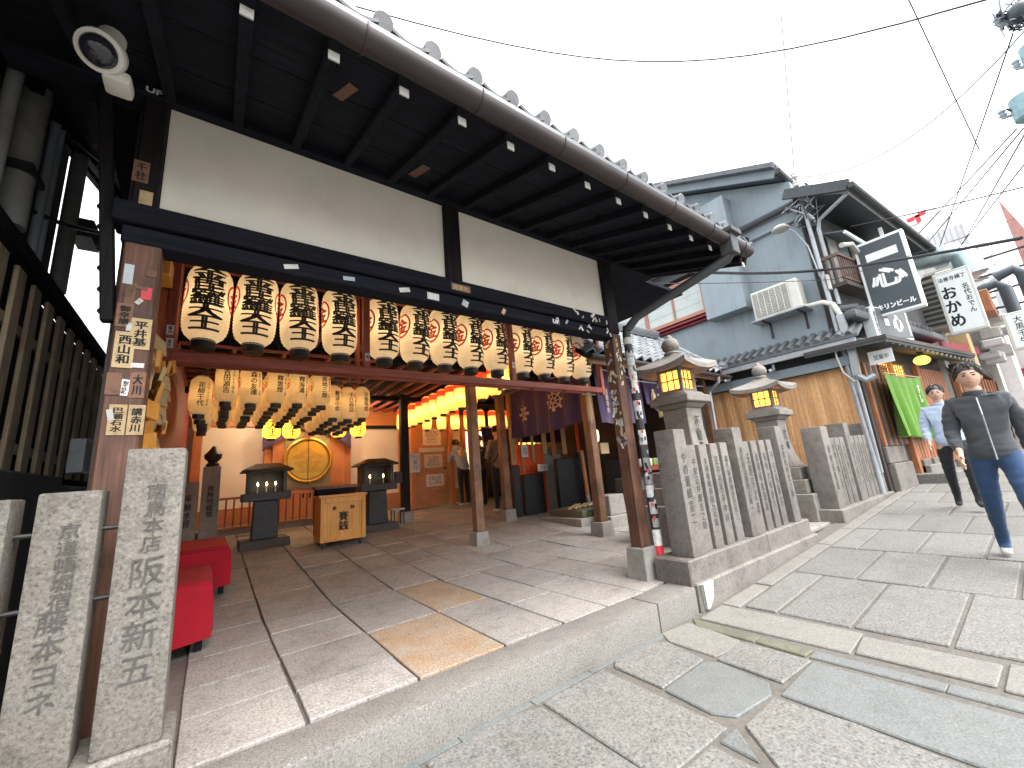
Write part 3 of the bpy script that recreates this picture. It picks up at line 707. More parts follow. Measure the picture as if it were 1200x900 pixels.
letters("crest_character", "金", cr, Vector((1.665, 9.615, 1.64))-org(hall), 0, 'gold_rim', w=.58, h=.5, bold=.04)
P(MB().box(1.660, 1.668, 9.60, 9.62, 1.1, 2.2), "door_gap", "ink")
for x in (1.60, 1.73): P(MB().box(x-.012, x+.012, 9.66, 9.70, .86, 1.0), "door_pull", "ink", bevel=.004)
P(MB().box(1.62, 1.71, 9.57, 9.60, 2.12, 2.36), "red_tassel", "sticker_red", bevel=.01)
# sliding door wall with notices
P(MB().box(3.875, 5.2, 9.30, 9.40, .38, 2.86), "door_wall", "plaster_in")
dr = P(MB().box(3.93, 4.78, 9.25, 9.30, .39, 2.45), "door", "door_wood", bevel=.006)
for z0, z1 in ((.50, .72), (.75, .98), (1.01, 1.24)): MB().box(4.02, 4.69, 9.238, 9.25, z0, z1).build("door_panel", "door_wood", dr, bevel=.006)
MB().box(4.02, 4.69, 9.238, 9.25, 1.68, 1.78).build("frosted_strip", "glass", dr)
MB().cyl((4.66, 9.24, 1.27), (4.66, 9.19, 1.27), .018).ball((4.66, 9.18, 1.27), .03, 8).build("door_knob", "bronze", dr, smooth=True)
for (x0, x1, z0, z1, tx) in ((4.12, 4.60, 1.84, 2.25, "御参拝の皆様へ\n御朱印受付時間\n午前九時より\n午後五時まで\n毎月二十八日"), (4.14, 4.62, 1.30, 1.62, "お守り授与所\n御祈願受付\n絵馬おみくじ\n閉門のお知らせ"), (4.17, 4.64, .86, 1.14, "お知らせ\n立入禁止")):
    n = MB().box(x0, x1, 9.228, 9.236, z0, z1).build("notice_sheet", "sticker_white", dr)
    letters("notice_text", tx, n, Vector(((x0+x1)/2, 9.2255, (z0+z1)/2))-org(hall), 0, 'ink', w=(x1-x0)*.72, h=(z1-z0)*.72)
for x in (3.86, 4.87, 5.24): P(MB().box(x-.06, x+.06, 9.20, 9.32, .38, 2.6), "pillar", "shrine_wood", bevel=.008)
P(MB().box(4.93, 5.18, 9.285, 9.30, .42, .75), "skirting", "door_wood")
P(MB().box(5.2, 7.6, 9.9, 10.0, .3, 2.9), "back_wall", "shop_wood_dark"); P(MB().box(7.6, 7.7, 4.4, 10, 0, 2.9), "side_wall", "shop_wood_dark")
P(MB().box(5.35, 5.95, 9.42, 9.46, 1.2, 2.2), "lit_window", "lamp_white"); 
for k in range(5): P(MB().box(5.34+k*.15, 5.365+k*.15, 9.38, 9.42, 1.18, 2.22), "window_bar", "shrine_wood", bevel=.003)
P(MB().box(5.3, 6.0, 9.40, 9.9, .3, 1.18), "lit_counter", "shrine_wood", bevel=.008)
P(MB().box(5.16, 5.34, 7.0, 7.12, .2, 2.75), "pillar", "shrine_wood", bevel=.008)
P(MB().frustum((5.25, 7.06), .15, .12, .15, .14, .11, .40), "pedestal", "pedestal", bevel=.006)
sg = P(MB().box(3.16, 3.36, 7.70, 7.715, 1.18, 1.56), "notice_board", "sticker_white"); letters("notice_text", "スマート\n賽銭\nできます", sg, Vector((3.26, 7.697, 1.37))-org(hall), 0, 'ink', w=.14, h=.28)
P(MB().box(2.86, 2.99, 7.70, 7.82, 1.0, 1.22), "fuse_box", "metal_dark", bevel=.006)

# stickers on posts and beams
NS = [0]
def sticker(x, z, w, h, mat, txt=None, Y=2.42, rot=0.0, mt='ink', side=None):
    NS[0] += 1; lay = .0003*(NS[0] % 9)      # overlapping slips lie one on another
    m = MB().box(-w/2, w/2, -.002, .0, -h/2, h/2); off = Vector((x, Y-.0015-lay, z)) if side is None else Vector((x-lay, Y, z))
    o = inst("paper_sticker", m.mesh("paper_sticker", mat), hall, off-org(hall), (0, rot, 0))
    if side is not None: o.rotation_euler = (0, rot, side)
    if txt: letters("sticker_text", txt, o, (0, -.0026, 0), 0, mt, vertical=len(txt) > 1, w=w*.62, h=h*.78, bold=.035)
    return o
L = -.333
sticker(-.355, 1.965, .036, .115, 'sticker_brown', None); sticker(-.30, 1.975, .038, .062, 'sticker_red'); sticker(-.365, 1.855, .056, .115, 'sticker_brown', "御幸講")
sticker(-.303, 1.772, .072, .15, 'sticker_tan', "平井基"); sticker(-.352, 1.69, .068, .17, 'sticker_tan', "西山和"); sticker(-.345, 1.80, .018, .04, 'sticker_white')
sticker(-.30, 1.62, .045, .022, 'sticker_white', None); sticker(-.37, 1.53, .05, .10, 'sticker_brown'); sticker(-.333, 1.515, .03, .075, 'sticker_white', "祝千社札", rot=.1)
sticker(-.293, 1.53, .052, .12, 'sticker_brown', "大川"); sticker(-.345, 1.37, .058, .135, 'sticker_tan', "巴瀬石水"); sticker(-.283, 1.37, .056, .135, 'sticker_tan', "講赤川")
sticker(-.37, 2.06, .034, .10, 'metal_grey'); sticker(-.29, 2.08, .035, .035, 'sticker_brown'); sticker(-.322, 2.0, .05, .016, 'sticker_brown', rot=.2); sticker(-.322, 1.93, .02, .03, 'sticker_white', rot=.6)
sticker(-.368, 1.39, .02, .05, 'sticker_white', rot=-.2)
sticker(-.375, 2.62, .06, .12, 'sticker_brown', "千社"); sticker(-.345, 2.475, .05, .085, 'sticker_tan', None)
random.seed(5)
def scatter(n, x0, x1, z0, z1, Y, ww=(.012, .03), hh=(.03, .06), mats=('sticker_white', 'sticker_white', 'metal_grey', 'sticker_tan')):
    for _ in range(n):
        sticker(random.uniform(x0, x1), random.uniform(z0, z1), random.uniform(*ww), random.uniform(*hh), random.choice(mats), None, Y, random.uniform(-1.2, 1.2))
scatter(9, 2.5, 3.05, 2.35, 2.425, 2.395); scatter(10, 2.3, 3.1, 2.235, 2.30, 2.412)
for k in range(44):
    y, z = random.uniform(2.445, 2.545), 1.15+1.05*random.random()**1.2
    sticker(3.1335, z, random.uniform(.014, .026), random.uniform(.03, .06), random.choice(['sticker_white', 'sticker_tan', 'sticker_white', 'metal_grey']), None, y, random.uniform(-.8, .8), side=-PI/2)
for k in range(16): sticker(random.uniform(3.15, 3.25), 1.7+.55*random.random(), .016, .04, random.choice(['sticker_white', 'sticker_tan']), None, 2.43, random.uniform(-.6, .6))
sticker(.30, 2.268, .075, .028, 'sticker_white', None, 2.412, -.25); sticker(.62, 2.268, .07, .026, 'pvc_blue', None, 2.412, -.1); sticker(.98, 2.27, .075, .032, 'sticker_white', None, 2.412, -.25)
sticker(1.19, 2.265, .09, .05, 'sticker_white', None, 2.412, .02); sticker(1.45, 2.262, .05, .05, 'metal_grey', None, 2.412, .4); sticker(1.80, 2.262, .03, .05, 'sticker_tan', None, 2.412, .5)
s = sticker(1.41, 2.37, .16, .055, 'sticker_brown', None, 2.395); letters("sticker_text", "開運丸", s, (0, -.0026, 0), 0, 'sticker_tan', w=.13, h=.04, bold=.03)
s = sticker(2.36, 2.268, .09, .05, 'dark_trim', None, 2.412); letters("sticker_text", "UF", s, (0, -.0026, 0), 0, 'sign_ink_white', w=.07, h=.035, bold=.03)
letters("painted_mark", "UF", hall, Vector((-.365, 2.404, 3.105))-org(hall), 0, 'sign_ink_white', w=.062, h=.032, bold=.03)
for (x, y, w, h, r, tx) in ((.42, 1.72, .05, .17, .25, "北村講"), (1.02, 2.2, .06, .22, .1, "三津寺")):
    o = inst("paper_sticker", MB().box(-w/2, w/2, -h/2, h/2, -.002, 0).mesh("paper_sticker", "sticker_brown"), hall, Vector((x, y, sof(y)+.027))-org(hall), (math.atan(.33), 0, r))
# ================================================================ paper lanterns
def R_of(prof):
    def R(z):
        if z <= prof[0][1]: return prof[0][0]
        for (r0, z0), (r1, z1) in zip(prof, prof[1:]):
            if z <= z1: return r0+(r1-r0)*(z-z0)/max(1e-6, z1-z0)
        return prof[-1][0]
    return R
def ribbed(r, h, nr, e, squash=.36):
    """barrel of paper over bamboo hoops: (radius, z) profile"""
    out = []; n = nr*3
    for i in range(n+1):
        v = -1+2*i/n; base = r*(1-abs(v)**(1/squash*2.2))**.5 if abs(v) < 1 else 0
        base = max(base, r*.52); rib = e*abs(math.sin(PI*i/3))
        out.append((base-rib*.5+e*.5*(i % 3 == 0)*.2, v*h/2))
    return out
BIG = ribbed(.168, .715, 24, .008); SML = ribbed(.108, .43, 16, .005); LIT = ribbed(.108, .50, 18, .0025, .22); RND = ribbed(.15, .36, 14, .003, .55)
bulb_me = {k: MB().ball((0, 0, 0), r, 5).mesh("bulb", "bulb_"+k, smooth=True) for k, r in (('big', .03), ('small', .022), ('lit', .022), ('round', .03))}
ME = {}
def lmesh(key, fn):
    if key not in ME: ME[key] = fn()
    return ME[key]
def emblem(r):
    m = torus((0, 0, 0), r, r*.075, 26, 4)
    flat = MB()
    for i in range(26):
        a = 2*PI*i/26
        for q in (r*1.0, r*.84):
            sx = q*math.sin(a); k = 1.0 if math.cos(a) > 0 else 1.28
            dip = -.22*r*math.exp(-(a/.22)**2 if a < PI else -((2*PI-a)/.22)**2)
            flat.v.append((sx*.92, 0, q*math.cos(a)*k+dip))
    flat.f = [(2*i, 2*((i+1) % 26), 2*((i+1) % 26)+1, 2*i+1) for i in range(26)]
    t = text_mb("金", w=r*1.16, h=r*1.3, bold=.045); flat.add([(x, y, z-.02) for x, y, z in t.v], t.f)
    return flat
def lantern(label, cat, loc, kind, text, group, yaw=0, small=None):
    prof, body, bulb, th = {'big': (BIG, 'paper_big', 'big', .25), 'sml': (SML, 'paper_small', 'small', .24), 'lit': (LIT, 'paper_lit', 'lit', .2), 'rnd': (RND, 'paper_round', 'round', .2)}[kind]
    h = prof[-1][1]*2; r = max(p[0] for p in prof); R = R_of([(p[0]+.002, p[1]) for p in prof])
    t = thing("paper_lantern", label, cat, loc, group, yaw)
    t.rotation_euler = (random.uniform(-.035, .035), random.uniform(-.035, .035), yaw)
    if kind == 'lit':
        cut = int(len(prof)*.70)
        inst("paper_body", lmesh((kind, 'b'), lambda: MB().lathe(prof[:cut+1], 22, caps=False).mesh("paper_body", body, smooth=True, ang=70)), t)
        inst("red_band", lmesh((kind, 'r'), lambda: MB().lathe(prof[cut:-5], 22, caps=False).mesh("red_band", 'lantern_red', smooth=True, ang=70)), t)
        inst("top_band", lmesh((kind, 't'), lambda: MB().lathe(prof[-6:], 22, caps=False).mesh("top_band", body, smooth=True, ang=70)), t)
    else:
        inst("paper_body", lmesh((kind, 'b'), lambda: MB().lathe(prof, 32 if kind == 'big' else 22, caps=False).mesh("paper_body", body, smooth=True, ang=70)), t)
    cr, ch = {'big': (.086, .062), 'sml': (.054, .045), 'lit': (.058, .028), 'rnd': (.07, .03)}[kind]
    def cap(sg):
        z = sg*h/2
        return MB().lathe([(cr, min(z-sg*.02, z+sg*ch)), (cr, max(z-sg*.02, z+sg*ch))], 20).mesh("cap", 'cap_black', bevel=.004, smooth=True)
    inst("bottom_cap", lmesh((kind, -1), lambda: cap(-1)), t); inst("top_cap", lmesh((kind, 1), lambda: cap(1)), t)
    inst("bulb", bulb_me[bulb], t, (0, 0, .0 if kind != 'lit' else -.05))
    hook = lmesh((kind, 'hook'), lambda: MB().tube([(0, 0, h/2+ch), (0, 0, h/2+ch+{'big': .1, 'sml': .24, 'lit': .12, 'rnd': .3}[kind])], .004, 5).mesh("hanger", 'metal_dark'))
    inst("hanger", hook, t)
    if kind == 'big':
        inst("cap_hook", lmesh('caphook', lambda: MB().tube([(0, 0, -h/2-ch), (0, 0, -h/2-ch-.025), (.012, 0, -h/2-ch-.035), (.018, 0, -h/2-ch-.022)], .003, 5).mesh("cap_hook", 'metal_dark')), t)
        inst("inscription", lmesh((kind, text), lambda: wrap(text_mb(text, w=.25, h=.575, vertical=True, bold=.042, gap=.80), R, 0).mesh("inscription", 'ink')), t)
        for a in (-PI/2, PI/2):
            inst("emblem", lmesh((kind, 'em', a), lambda: wrap(MB.add(MB(), [(x, y, z+.07) for x, y, z in emblem(.128).v], emblem(.128).f), R, a, 9).mesh("emblem", 'ink_red')), t)
    elif kind == 'sml':
        inst("inscription", lmesh((kind, text), lambda: wrap(text_mb(text, w=.062, h=.062*len(text)*1.05, vertical=True, bold=.02, gap=.95), R, .05, 5).mesh("inscription", 'ink')), t)
        if small: inst("small_inscription", lmesh((kind, 's', small), lambda: wrap(text_mb(small, w=.024, h=.25, vertical=True, bold=.01), R, .62, 3).mesh("small_inscription", 'ink')), t)
        for a in (-PI/2, PI/2):
            inst("emblem", lmesh((kind, 'em', a), lambda: wrap(MB.add(MB(), [(x, y, z+.03) for x, y, z in emblem(.055).v], emblem(.055).f), R, a, 5).mesh("emblem", 'ink_red')), t)
    elif kind == 'lit':
        inst("inscription", lmesh((kind, text), lambda: wrap(text_mb(text, w=.05, h=.055*len(text), vertical=True, bold=.015), R, 0, 4).mesh("inscription", 'ink')), t)
    else:
        inst("inscription", lmesh((kind, text), lambda: wrap(text_mb(text, w=.12, h=.26, vertical=True, bold=.04, gap=.9), R, 0, 6).mesh("inscription", 'ink')), t)
    return t

BX = [-.105, .245, .60, .975, 1.42, 1.785, 2.145, 2.50, 2.885, 3.30, 3.69, 4.075, 4.455]
for i, x in enumerate(BX):
    lantern(f"{ORD[i]} large cream lantern from the left in the front row of thirteen", "lantern", (x+random.uniform(-.006, .006), 4.12, 2.655+random.uniform(-.008, .008)), 'big', "金毘羅天王", "large name lanterns in the red frame", random.uniform(-.05, .05)+.034*i)
fr = thing("lantern_frame", "dull red timber frame carrying the row of thirteen large lanterns", "frame", (2.2, 4.12, 2.1))
MB().box(-.36, 4.78, 3.985, 4.04, 2.085, 2.165).build("bottom_rail", "red_frame", fr, bevel=.004, smooth=True)
MB().box(-.36, 4.78, 4.30, 4.34, 2.13, 2.18).build("rear_rail", "red_frame", fr, bevel=.004, smooth=True)
MB().box(-.36, 4.78, 4.0, 4.34, 3.06, 3.12).build("top_rail", "red_frame", fr, bevel=.004)
for x in (-.36, 1.17, 3.03, 4.72):
    MB().box(x, x+.065, 3.98, 4.05, 2.05 if x in (-.36, 4.72) else 2.166, 3.06).build("upright", "red_frame_z", fr, bevel=.004, smooth=True)
    MB().box(x+.01, x+.055, 4.29, 4.35, 2.10, 3.06).build("upright", "red_frame_z", fr, bevel=.004)
for x in (.6, 1.9, 2.5, 3.6, 4.2): MB().beam((x, 4.04, 2.14), (x, 4.30, 2.15), .03, .03).build("cross_piece", "red_frame", fr)
for (x, z, t) in ((-.33, 2.33, "福川"), (-.325, 2.22, "金比"), (1.205, 2.27, "講"), (3.06, 2.36, "寿")):
    s = MB().box(x-.022, x+.022, 3.974, 3.979, z-.04, z+.04).build("paper_sticker", "sticker_white", fr)
    letters("sticker_text", t, s, Vector((x, 3.9725, z))-org(fr), 0, 'ink', vertical=len(t) > 1, w=.024, h=.06 if len(t) > 1 else .026, bold=.03)

NAMES = ["釋雲燈", "釋海濤", "森の友達", "花柳千代", "南地三郎", "吉田源吉", "山本一家", "幸せ祈願", "商売繁盛", "難波の会", "千日商店", "法善寺会"]
SMALL = ["シャンソンとユーモア", "スナックはる", "南区三津寺町一丁目", "千日前二丁目", "昭和四十年寄進", "道頓堀本店一同"]
GX = [-.13, .085, .31, .54, .78, 1.02, 1.235, 1.40, 1.60]
random.seed(3)
for r in range(7):
    for c, x in enumerate(GX):
        if r == 0 and (c == 0 or c > 5): continue
        y = 5.22+.285*r
        if c >= 7: x = x+.0
        z = 2.21 - (.12 if c > 5 else 0) - (.10 if c == 0 else 0)
        rows = ["front row", "second row", "third row", "fourth row", "fifth row", "sixth row", "rearmost row"]
        lantern(f"small cream name lantern, {ORD[c]} column from the left, {rows[r]} of the hanging grid", "lantern", (x+random.uniform(-.012, .012), y, z+random.uniform(-.012, .012)), 'sml', NAMES[(c+3*r) % 12] if r else NAMES[[0, 5, 2, 0, 1, 4][c]], "small name lanterns in the ceiling grid", random.uniform(-.25, .25), SMALL[(c+r) % 6])
for k in range(7): MB().box(-.35, 1.85, 5.205+.285*k, 5.235+.285*k, 2.60, 2.63).build("hanging_bar", "red_frame", hall)
for i, (x, z) in enumerate(((.85, 2.15), (1.17, 2.15), (2.0, 2.16), (2.38, 2.17))):
    lantern(f"round glowing yellow lantern before the altar, {ORD[i]} from the left of four", "lantern", (x, 8.5, z), 'rnd', "天王", "glowing round altar lanterns")
LN = ["大和屋", "さゆり", "おきく", "松千代", "ゆき", "みよ子", "こうじ", "千代子", "ひさ子", "正弁", "たけし", "はな", "一二三", "くらぶ"]
for k in range(13):
    y = 4.78+.355*k
    lantern(f"lit yellow lantern with a red top, {ORD[12-k]} from the far end of the long row", "lantern", (3.52+random.uniform(-.012, .012), y, 2.45+random.uniform(-.01, .01)+(.02*(k < 3))), 'lit', LN[k], "lit red-topped lanterns in the long row", random.uniform(-.2, .2))
for i, x in enumerate((3.93, 4.30, 4.66, 5.02, 5.38, 5.74, 6.10)):
    lantern(f"lit yellow lantern with a red top, {ORD[i]} from the left in the far cross row", "lantern", (x, 8.55, 2.38), 'lit', LN[13-i], "lit red-topped lanterns in the cross row")
for i, x in enumerate((7.0, 7.32, 7.66, 8.0, 8.3)):
    lantern(f"glowing lantern low behind the purple curtain, {ORD[i]} from the left above the vermilion cabinet", "lantern", (x, 9.0, 1.86), 'lit', LN[i+4], "lanterns low behind the curtain")

for i, x in enumerate((.62, 1.30, 2.0, 2.45)):     # lit bulbs behind the round lanterns that wash the altar wall
    t = thing("altar_bulb", f"small bare warm bulb above the altar steps, {ORD[i]} from the left, mostly hidden by lanterns", "lamp", (x, 9.05, 2.44), "bare altar bulbs")
    MB().cyl((x, 9.05, 2.58), (x, 9.05, 2.70), .018, n=8).build("socket", "cap_black", t); MB().ball((x, 9.05, 2.55), .045, 8).build("glass_bulb", "bulb_altar", t, smooth=True)
# ================================================================ altar furniture
def person_pts(): pass
t = thing("offering_box", "yellow-brown wooden offering box on black castors lettered in brush strokes", "offering box", (1.61, 6.7, zf(6.6)))
zb = zf(6.6)
bd_ = MB().box(1.30, 1.93, 6.5, 6.93, zb+.09, zb+.70).build("box_body", "box_wood", t, bevel=.006, smooth=True)
MB().box(1.275, 1.955, 6.475, 6.955, zb+.70, zb+.735).build("box_lid", "box_wood", t, bevel=.006)
for q in ((1.30, 1.355, zb+.09, zb+.70), (1.875, 1.93, zb+.09, zb+.70), (1.357, 1.873, zb+.09, zb+.135), (1.357, 1.873, zb+.625, zb+.699)):
    MB().box(q[0], q[1], 6.478, 6.502, q[2], q[3]).build("front_frame", "box_wood", t, bevel=.003)
letters("lettering", "奉", t, Vector((1.49, 6.497, zb+.545))-org(t), w=.06, h=.06, bold=.03); letters("lettering", "納", t, Vector((1.74, 6.497, zb+.545))-org(t), w=.06, h=.06, bold=.03)
letters("lettering", "賽銭", t, Vector((1.615, 6.497, zb+.36))-org(t), vertical=True, w=.13, h=.26, bold=.03)
for x in (1.36, 1.87):
    for y in (6.55, 6.88): MB().cyl((x-.012, y, zb+.032), (x+.012, y, zb+.032), .032, n=12).box(x-.018, x+.018, y-.015, y+.015, zb+.05, zb+.09).build("castor", "metal_dark", t, smooth=True)
t = thing("plank_box", "dark weathered open plank trough just behind the offering box", "trough", (1.6, 7.15, zf(7.1)))
MB().box(1.36, 1.93, 7.05, 7.09, .30, 1.0).build("front_plank", "dark_wood_x", t, bevel=.004); MB().box(1.33, 1.97, 7.03, 7.3, 1.0, 1.05).build("rim", "post_wood2", t, bevel=.004); MB().box(1.36, 1.93, 7.25, 7.29, .30, 1.0).build("rear_plank", "dark_wood_x", t)
def candle_stand(x, y, label, nfl):
    z = zf(y); t = thing("candle_stand", label, "candle stand", (x, y, z), "iron candle stands")
    B = lambda m, n, mt='metal_dark', **k: m.build(n, mt, t, **k)
    B(MB().frustum((x, y), .33, .30, z-.03, .32, .29, z+.10), "stone_base", 'dark_stone', bevel=.01)
    B(MB().frustum((x, y), .17, .16, z+.10, .155, .15, z+.66), "pillar", bevel=.008, smooth=True)
    B(MB().box(x-.32, x+.32, y-.25, y+.25, z+.66, z+.78), "tray", bevel=.008, smooth=True)
    for sx in (-1, 1):
        B(MB().box(x+sx*.25-.012, x+sx*.25+.012, y-.2, y+.2, z+.782, z+1.10), "side_panel")
    B(MB().box(x-.238, x+.238, y+.18, y+.2, z+.782, z+1.10), "back_panel")
    for q in (-.24, .24): B(MB().box(x+q-.02, x+q+.02, y-.22, y-.195, z+.782, z+1.10), "front_stile")
    B(MB().frustum((x, y), .35, .29, z+1.10, .34, .28, z+1.125).frustum((x, y), .34, .28, z+1.126, .16, .10, z+1.225), "roof", bevel=.004)
    B(MB().box(x-.21, x+.21, y-.05, y-.03, z+.86, z+.875), "candle_rail")
    for k in range(nfl):
        cx = x-.12+.24*k/max(1, nfl-1) if nfl > 1 else x-.03
        c = B(MB().cyl((cx, y-.08, z+.782), (cx, y-.08, z+.88), .009, n=8), "candle", 'candle')
        MB().lathe([(.001, 0), (.012, .014), (.011, .026), (.002, .055)], 8, (cx, y-.08, z+.885)).build("flame", "flame", c, smooth=True)
candle_stand(.72, 7.6, "black iron candle stand with two flames, on the left before the red rail", 3)
candle_stand(2.42, 7.55, "black iron candle stand with a small flame, right of the offering box", 2)
t = thing("stool", "small grey stool beside the right candle stand", "stool", (2.84, 7.6, zf(7.6)))
z = zf(7.6); MB().box(2.73, 2.95, 7.5, 7.7, z+.27, z+.30).build("seat", "metal_grey", t, bevel=.005)
for sx in (2.75, 2.93):
    for sy in (7.52, 7.68): MB().beam((sx, sy, z), (sx, sy, z+.27), .02, .02).build("leg", "metal_dark", t)
t = thing("altar_rail", "low red-brown balustrade in front of the altar", "railing", (1.0, 8.8, zf(8.8)))
z = zf(8.8)
for q in (z+.12, z+.62): MB().box(-.05, 2.35, 8.78, 8.815, q, q+.04).build("rail", "shrine_wood_x", t, bevel=.004)
for x in (-.05, 1.0, 2.3): MB().box(x-.035, x+.035, 8.76, 8.84, z, z+.70).build("rail_post", "shrine_wood", t, bevel=.005)
k = 0
bal = MB().box(-.012, .012, -.012, .012, 0, .458).mesh("baluster", "red_frame_z")
while -.05+.11*k < 2.3:
    x = .02+.115*k; k += 1
    if abs(x-1) > .05 and x < 2.25: inst("baluster", bal, t, Vector((x, 8.797, z+.161))-org(t))
t = thing("altar_curtain", "swagged purple curtain with white crests above the gold crest", "curtain", (1.67, 9.58, 2.4))
for sg in (-1, 1):
    def sw(u, v):
        x = 1.67+sg*(.06+.80*u); top = 2.50-.10*u; bot = 2.36-.52*u**.8+.06*math.sin(u*PI)
        return (x, 9.58+.03*math.sin(u*9+v*5)*v+.02*math.sin(v*12), top*(1-v)+bot*v)
    c = MB().sheet(sw, 20, 10).build("swag", "purple", t, solid=.006, smooth=True)
    for u, v in ((.45, .6), (.72, .55)):
        p = sw(u, v); MB().cyl((p[0], p[1]-.02, p[2]), (p[0], p[1]-.025, p[2]), .05, n=9).build("white_crest", "white_paint", c)
for i, (x, h, fin) in enumerate(((-.26, 1.25, 0), (.02, 1.55, 1))):
    t = thing("stone_marker", ["plain pale stone marker slab at the hall's left, beside the taller one", "pale stone pillar with an onion-shaped top at the hall's left"][i], "stone pillar", (x, 8.55, zf(8.5)))
    z = zf(8.5); s_ = MB().frustum((x, 8.55), .125, .12, z-.03, .12, .11, z+h*.78).build("shaft", "pedestal", t, bevel=.008)
    letters("inscription", ["奉納水掛", "南無地蔵尊"][i], s_, Vector((x, 8.425, z+h*.42))-org(t), 0, 'engrave', vertical=True, w=.09, h=.5, bold=.02)
    if fin: MB().lathe([(.08, z+h*.78), (.10, z+h*.80), (.065, z+h*.83), (.12, z+h*.87), (.125, z+h*.91), (.07, z+h*.95), (.02, z+h)], 16, (x, 8.55, 0)).build("finial", "bronze", t, smooth=True)

t = thing("plaque_rack", "tall rack crammed with small wooden prayer plaques behind the left front post", "plaques", (-.42, 3.3, 0))
MB().box(-.398, -.38, 2.6, 4.3, .3, 2.3).build("back_board", "red_wall", t)
for y in (2.75, 4.25): MB().box(-.42, -.36, y-.03, y+.03, 0, 2.3).build("rack_post", "post_wood", t, bevel=.004)
random.seed(21)
pm = [MB().box(-.012, .012, -.075, .075, -.05, .05).mesh("plaque", mt, bevel=.003) for mt in ('box_wood', 'sticker_tan', 'box_wood', 'bamboo')]
for r in range(13):
    for q in range(7):
        inst("plaque", random.choice(pm), t, Vector((-.365+random.uniform(-.04, .07), 2.95+q*.17+random.uniform(-.03, .03), 1.0+r*.082+random.uniform(-.02, .02)))-org(t), (random.uniform(-.25, .25), random.uniform(-.3, .3), random.uniform(-.5, .5)))
for k in range(22):
    y, z = 2.62+random.uniform(-.03, .02), 1.1+k*.036
    m = MB().sheet(lambda u, v: (-.315+.035*u+random.uniform(-.012, .008), y+random.uniform(-.02, .02), z+.05*v), 3, 3); m.build("torn_paper", "sticker_white", t)
t = thing("wood_sign_block", "small plain wooden board high behind the left post", "board", (-.40, 3.2, 2.3)); MB().box(-.36, -.28, 3.0, 3.22, 2.36, 2.50).build("board", "box_wood", t, bevel=.004)

def bench(x0, x1, y0, y1, h, label):
    t = thing("bench", label, "bench", ((x0+x1)/2, (y0+y1)/2, 0), "red-covered benches")
    zb = zf((y0+y1)/2)
    for x in (x0+.06, x1-.05):
        for y in (y0+.06, y1-.06): MB().box(x-.022, x+.022, y-.022, y+.022, zb, zb+h-.05).build("leg", "dark_wood_z", t, bevel=.003)
    MB().box(x0+.02, x1-.02, y0+.03, y0+.06, zb+.09, zb+.13).build("stretcher", "dark_wood_x", t)
    MB().box(x0+.01, x1-.01, y0+.01, y1-.01, zb+h-.06, zb+h-.015).build("seat", "dark_wood_y", t)
    def cl(u, v):   # cloth over the seat: goes round the outline, hanging down at all sides
        per = [(x0, y0), (x1, y0), (x1, y1), (x0, y1)]
        k = u*4; i = int(k) % 4; f = k-int(k) if u < 1 else 0
        a, b = per[i], per[(i+1) % 4]; px, py = a[0]*(1-f)+b[0]*f, a[1]*(1-f)+b[1]*f
        cx, cy = (x0+x1)/2, (y0+y1)/2
        if v < .3: q = v/.3; return (cx+(px-cx)*q, cy+(py-cy)*q, zb+h+.006*math.sin(13*u+6*q)*q)
        q = (v-.3)/.7; w = 1+.04*q+.035*q*math.sin(u*58+2*q)+.02*q*math.sin(u*25+1); r = .012*min(1, q*6)
        return (cx+(px-cx)*w+(px-cx)/(x1-x0)*r, cy+(py-cy)*(1+(w-1)*.3), zb+h-.012-(h*.82+.02*math.sin(u*17))*q)
    MB().sheet(cl, 64, 14).build("red_cover", "red_cloth", t, solid=.004, smooth=True, ang=75)
bench(-.48, .055, 3.74, 4.75, .43, "bench under a bright red felt cover, nearer one behind the tall carved pillar")
bench(-.36, .20, 5.05, 6.35, .43, "bench under a bright red felt cover, the further one by the altar rail")

# ================================================================ purple curtains, ropes, water place on the right
def crest_wheel(r):
    m = MB(); N = 24
    for R0, R1 in ((r*.72, r*.60), (r*.30, r*.16)):
        b = len(m.v)
        for i in range(N):
            a = 2*PI*i/N
            for q in (R0, R1): m.v.append((q*math.sin(a), 0, q*math.cos(a)))
        m.f += [(b+2*i, b+2*((i+1) % N), b+2*((i+1) % N)+1, b+2*i+1) for i in range(N)]
    for k in range(8):
        a = 2*PI*k/8; c, s = math.cos(a), math.sin(a)
        for q0, q1, w in ((.28, .62, .05), (.70, .98, .10)):
            b = len(m.v)
            for rr_, ww in ((q0*r, w*r), (q1*r, w*r*(1.7 if q1 > .8 else 1)), (q1*r*1.04, 0)):
                m.v += [(rr_*s-ww*c, 0, rr_*c+ww*s), (rr_*s+ww*c, 0, rr_*c-ww*s)]
            m.f += [(b, b+1, b+3, b+2), (b+2, b+3, b+5, b+4)]
    return m
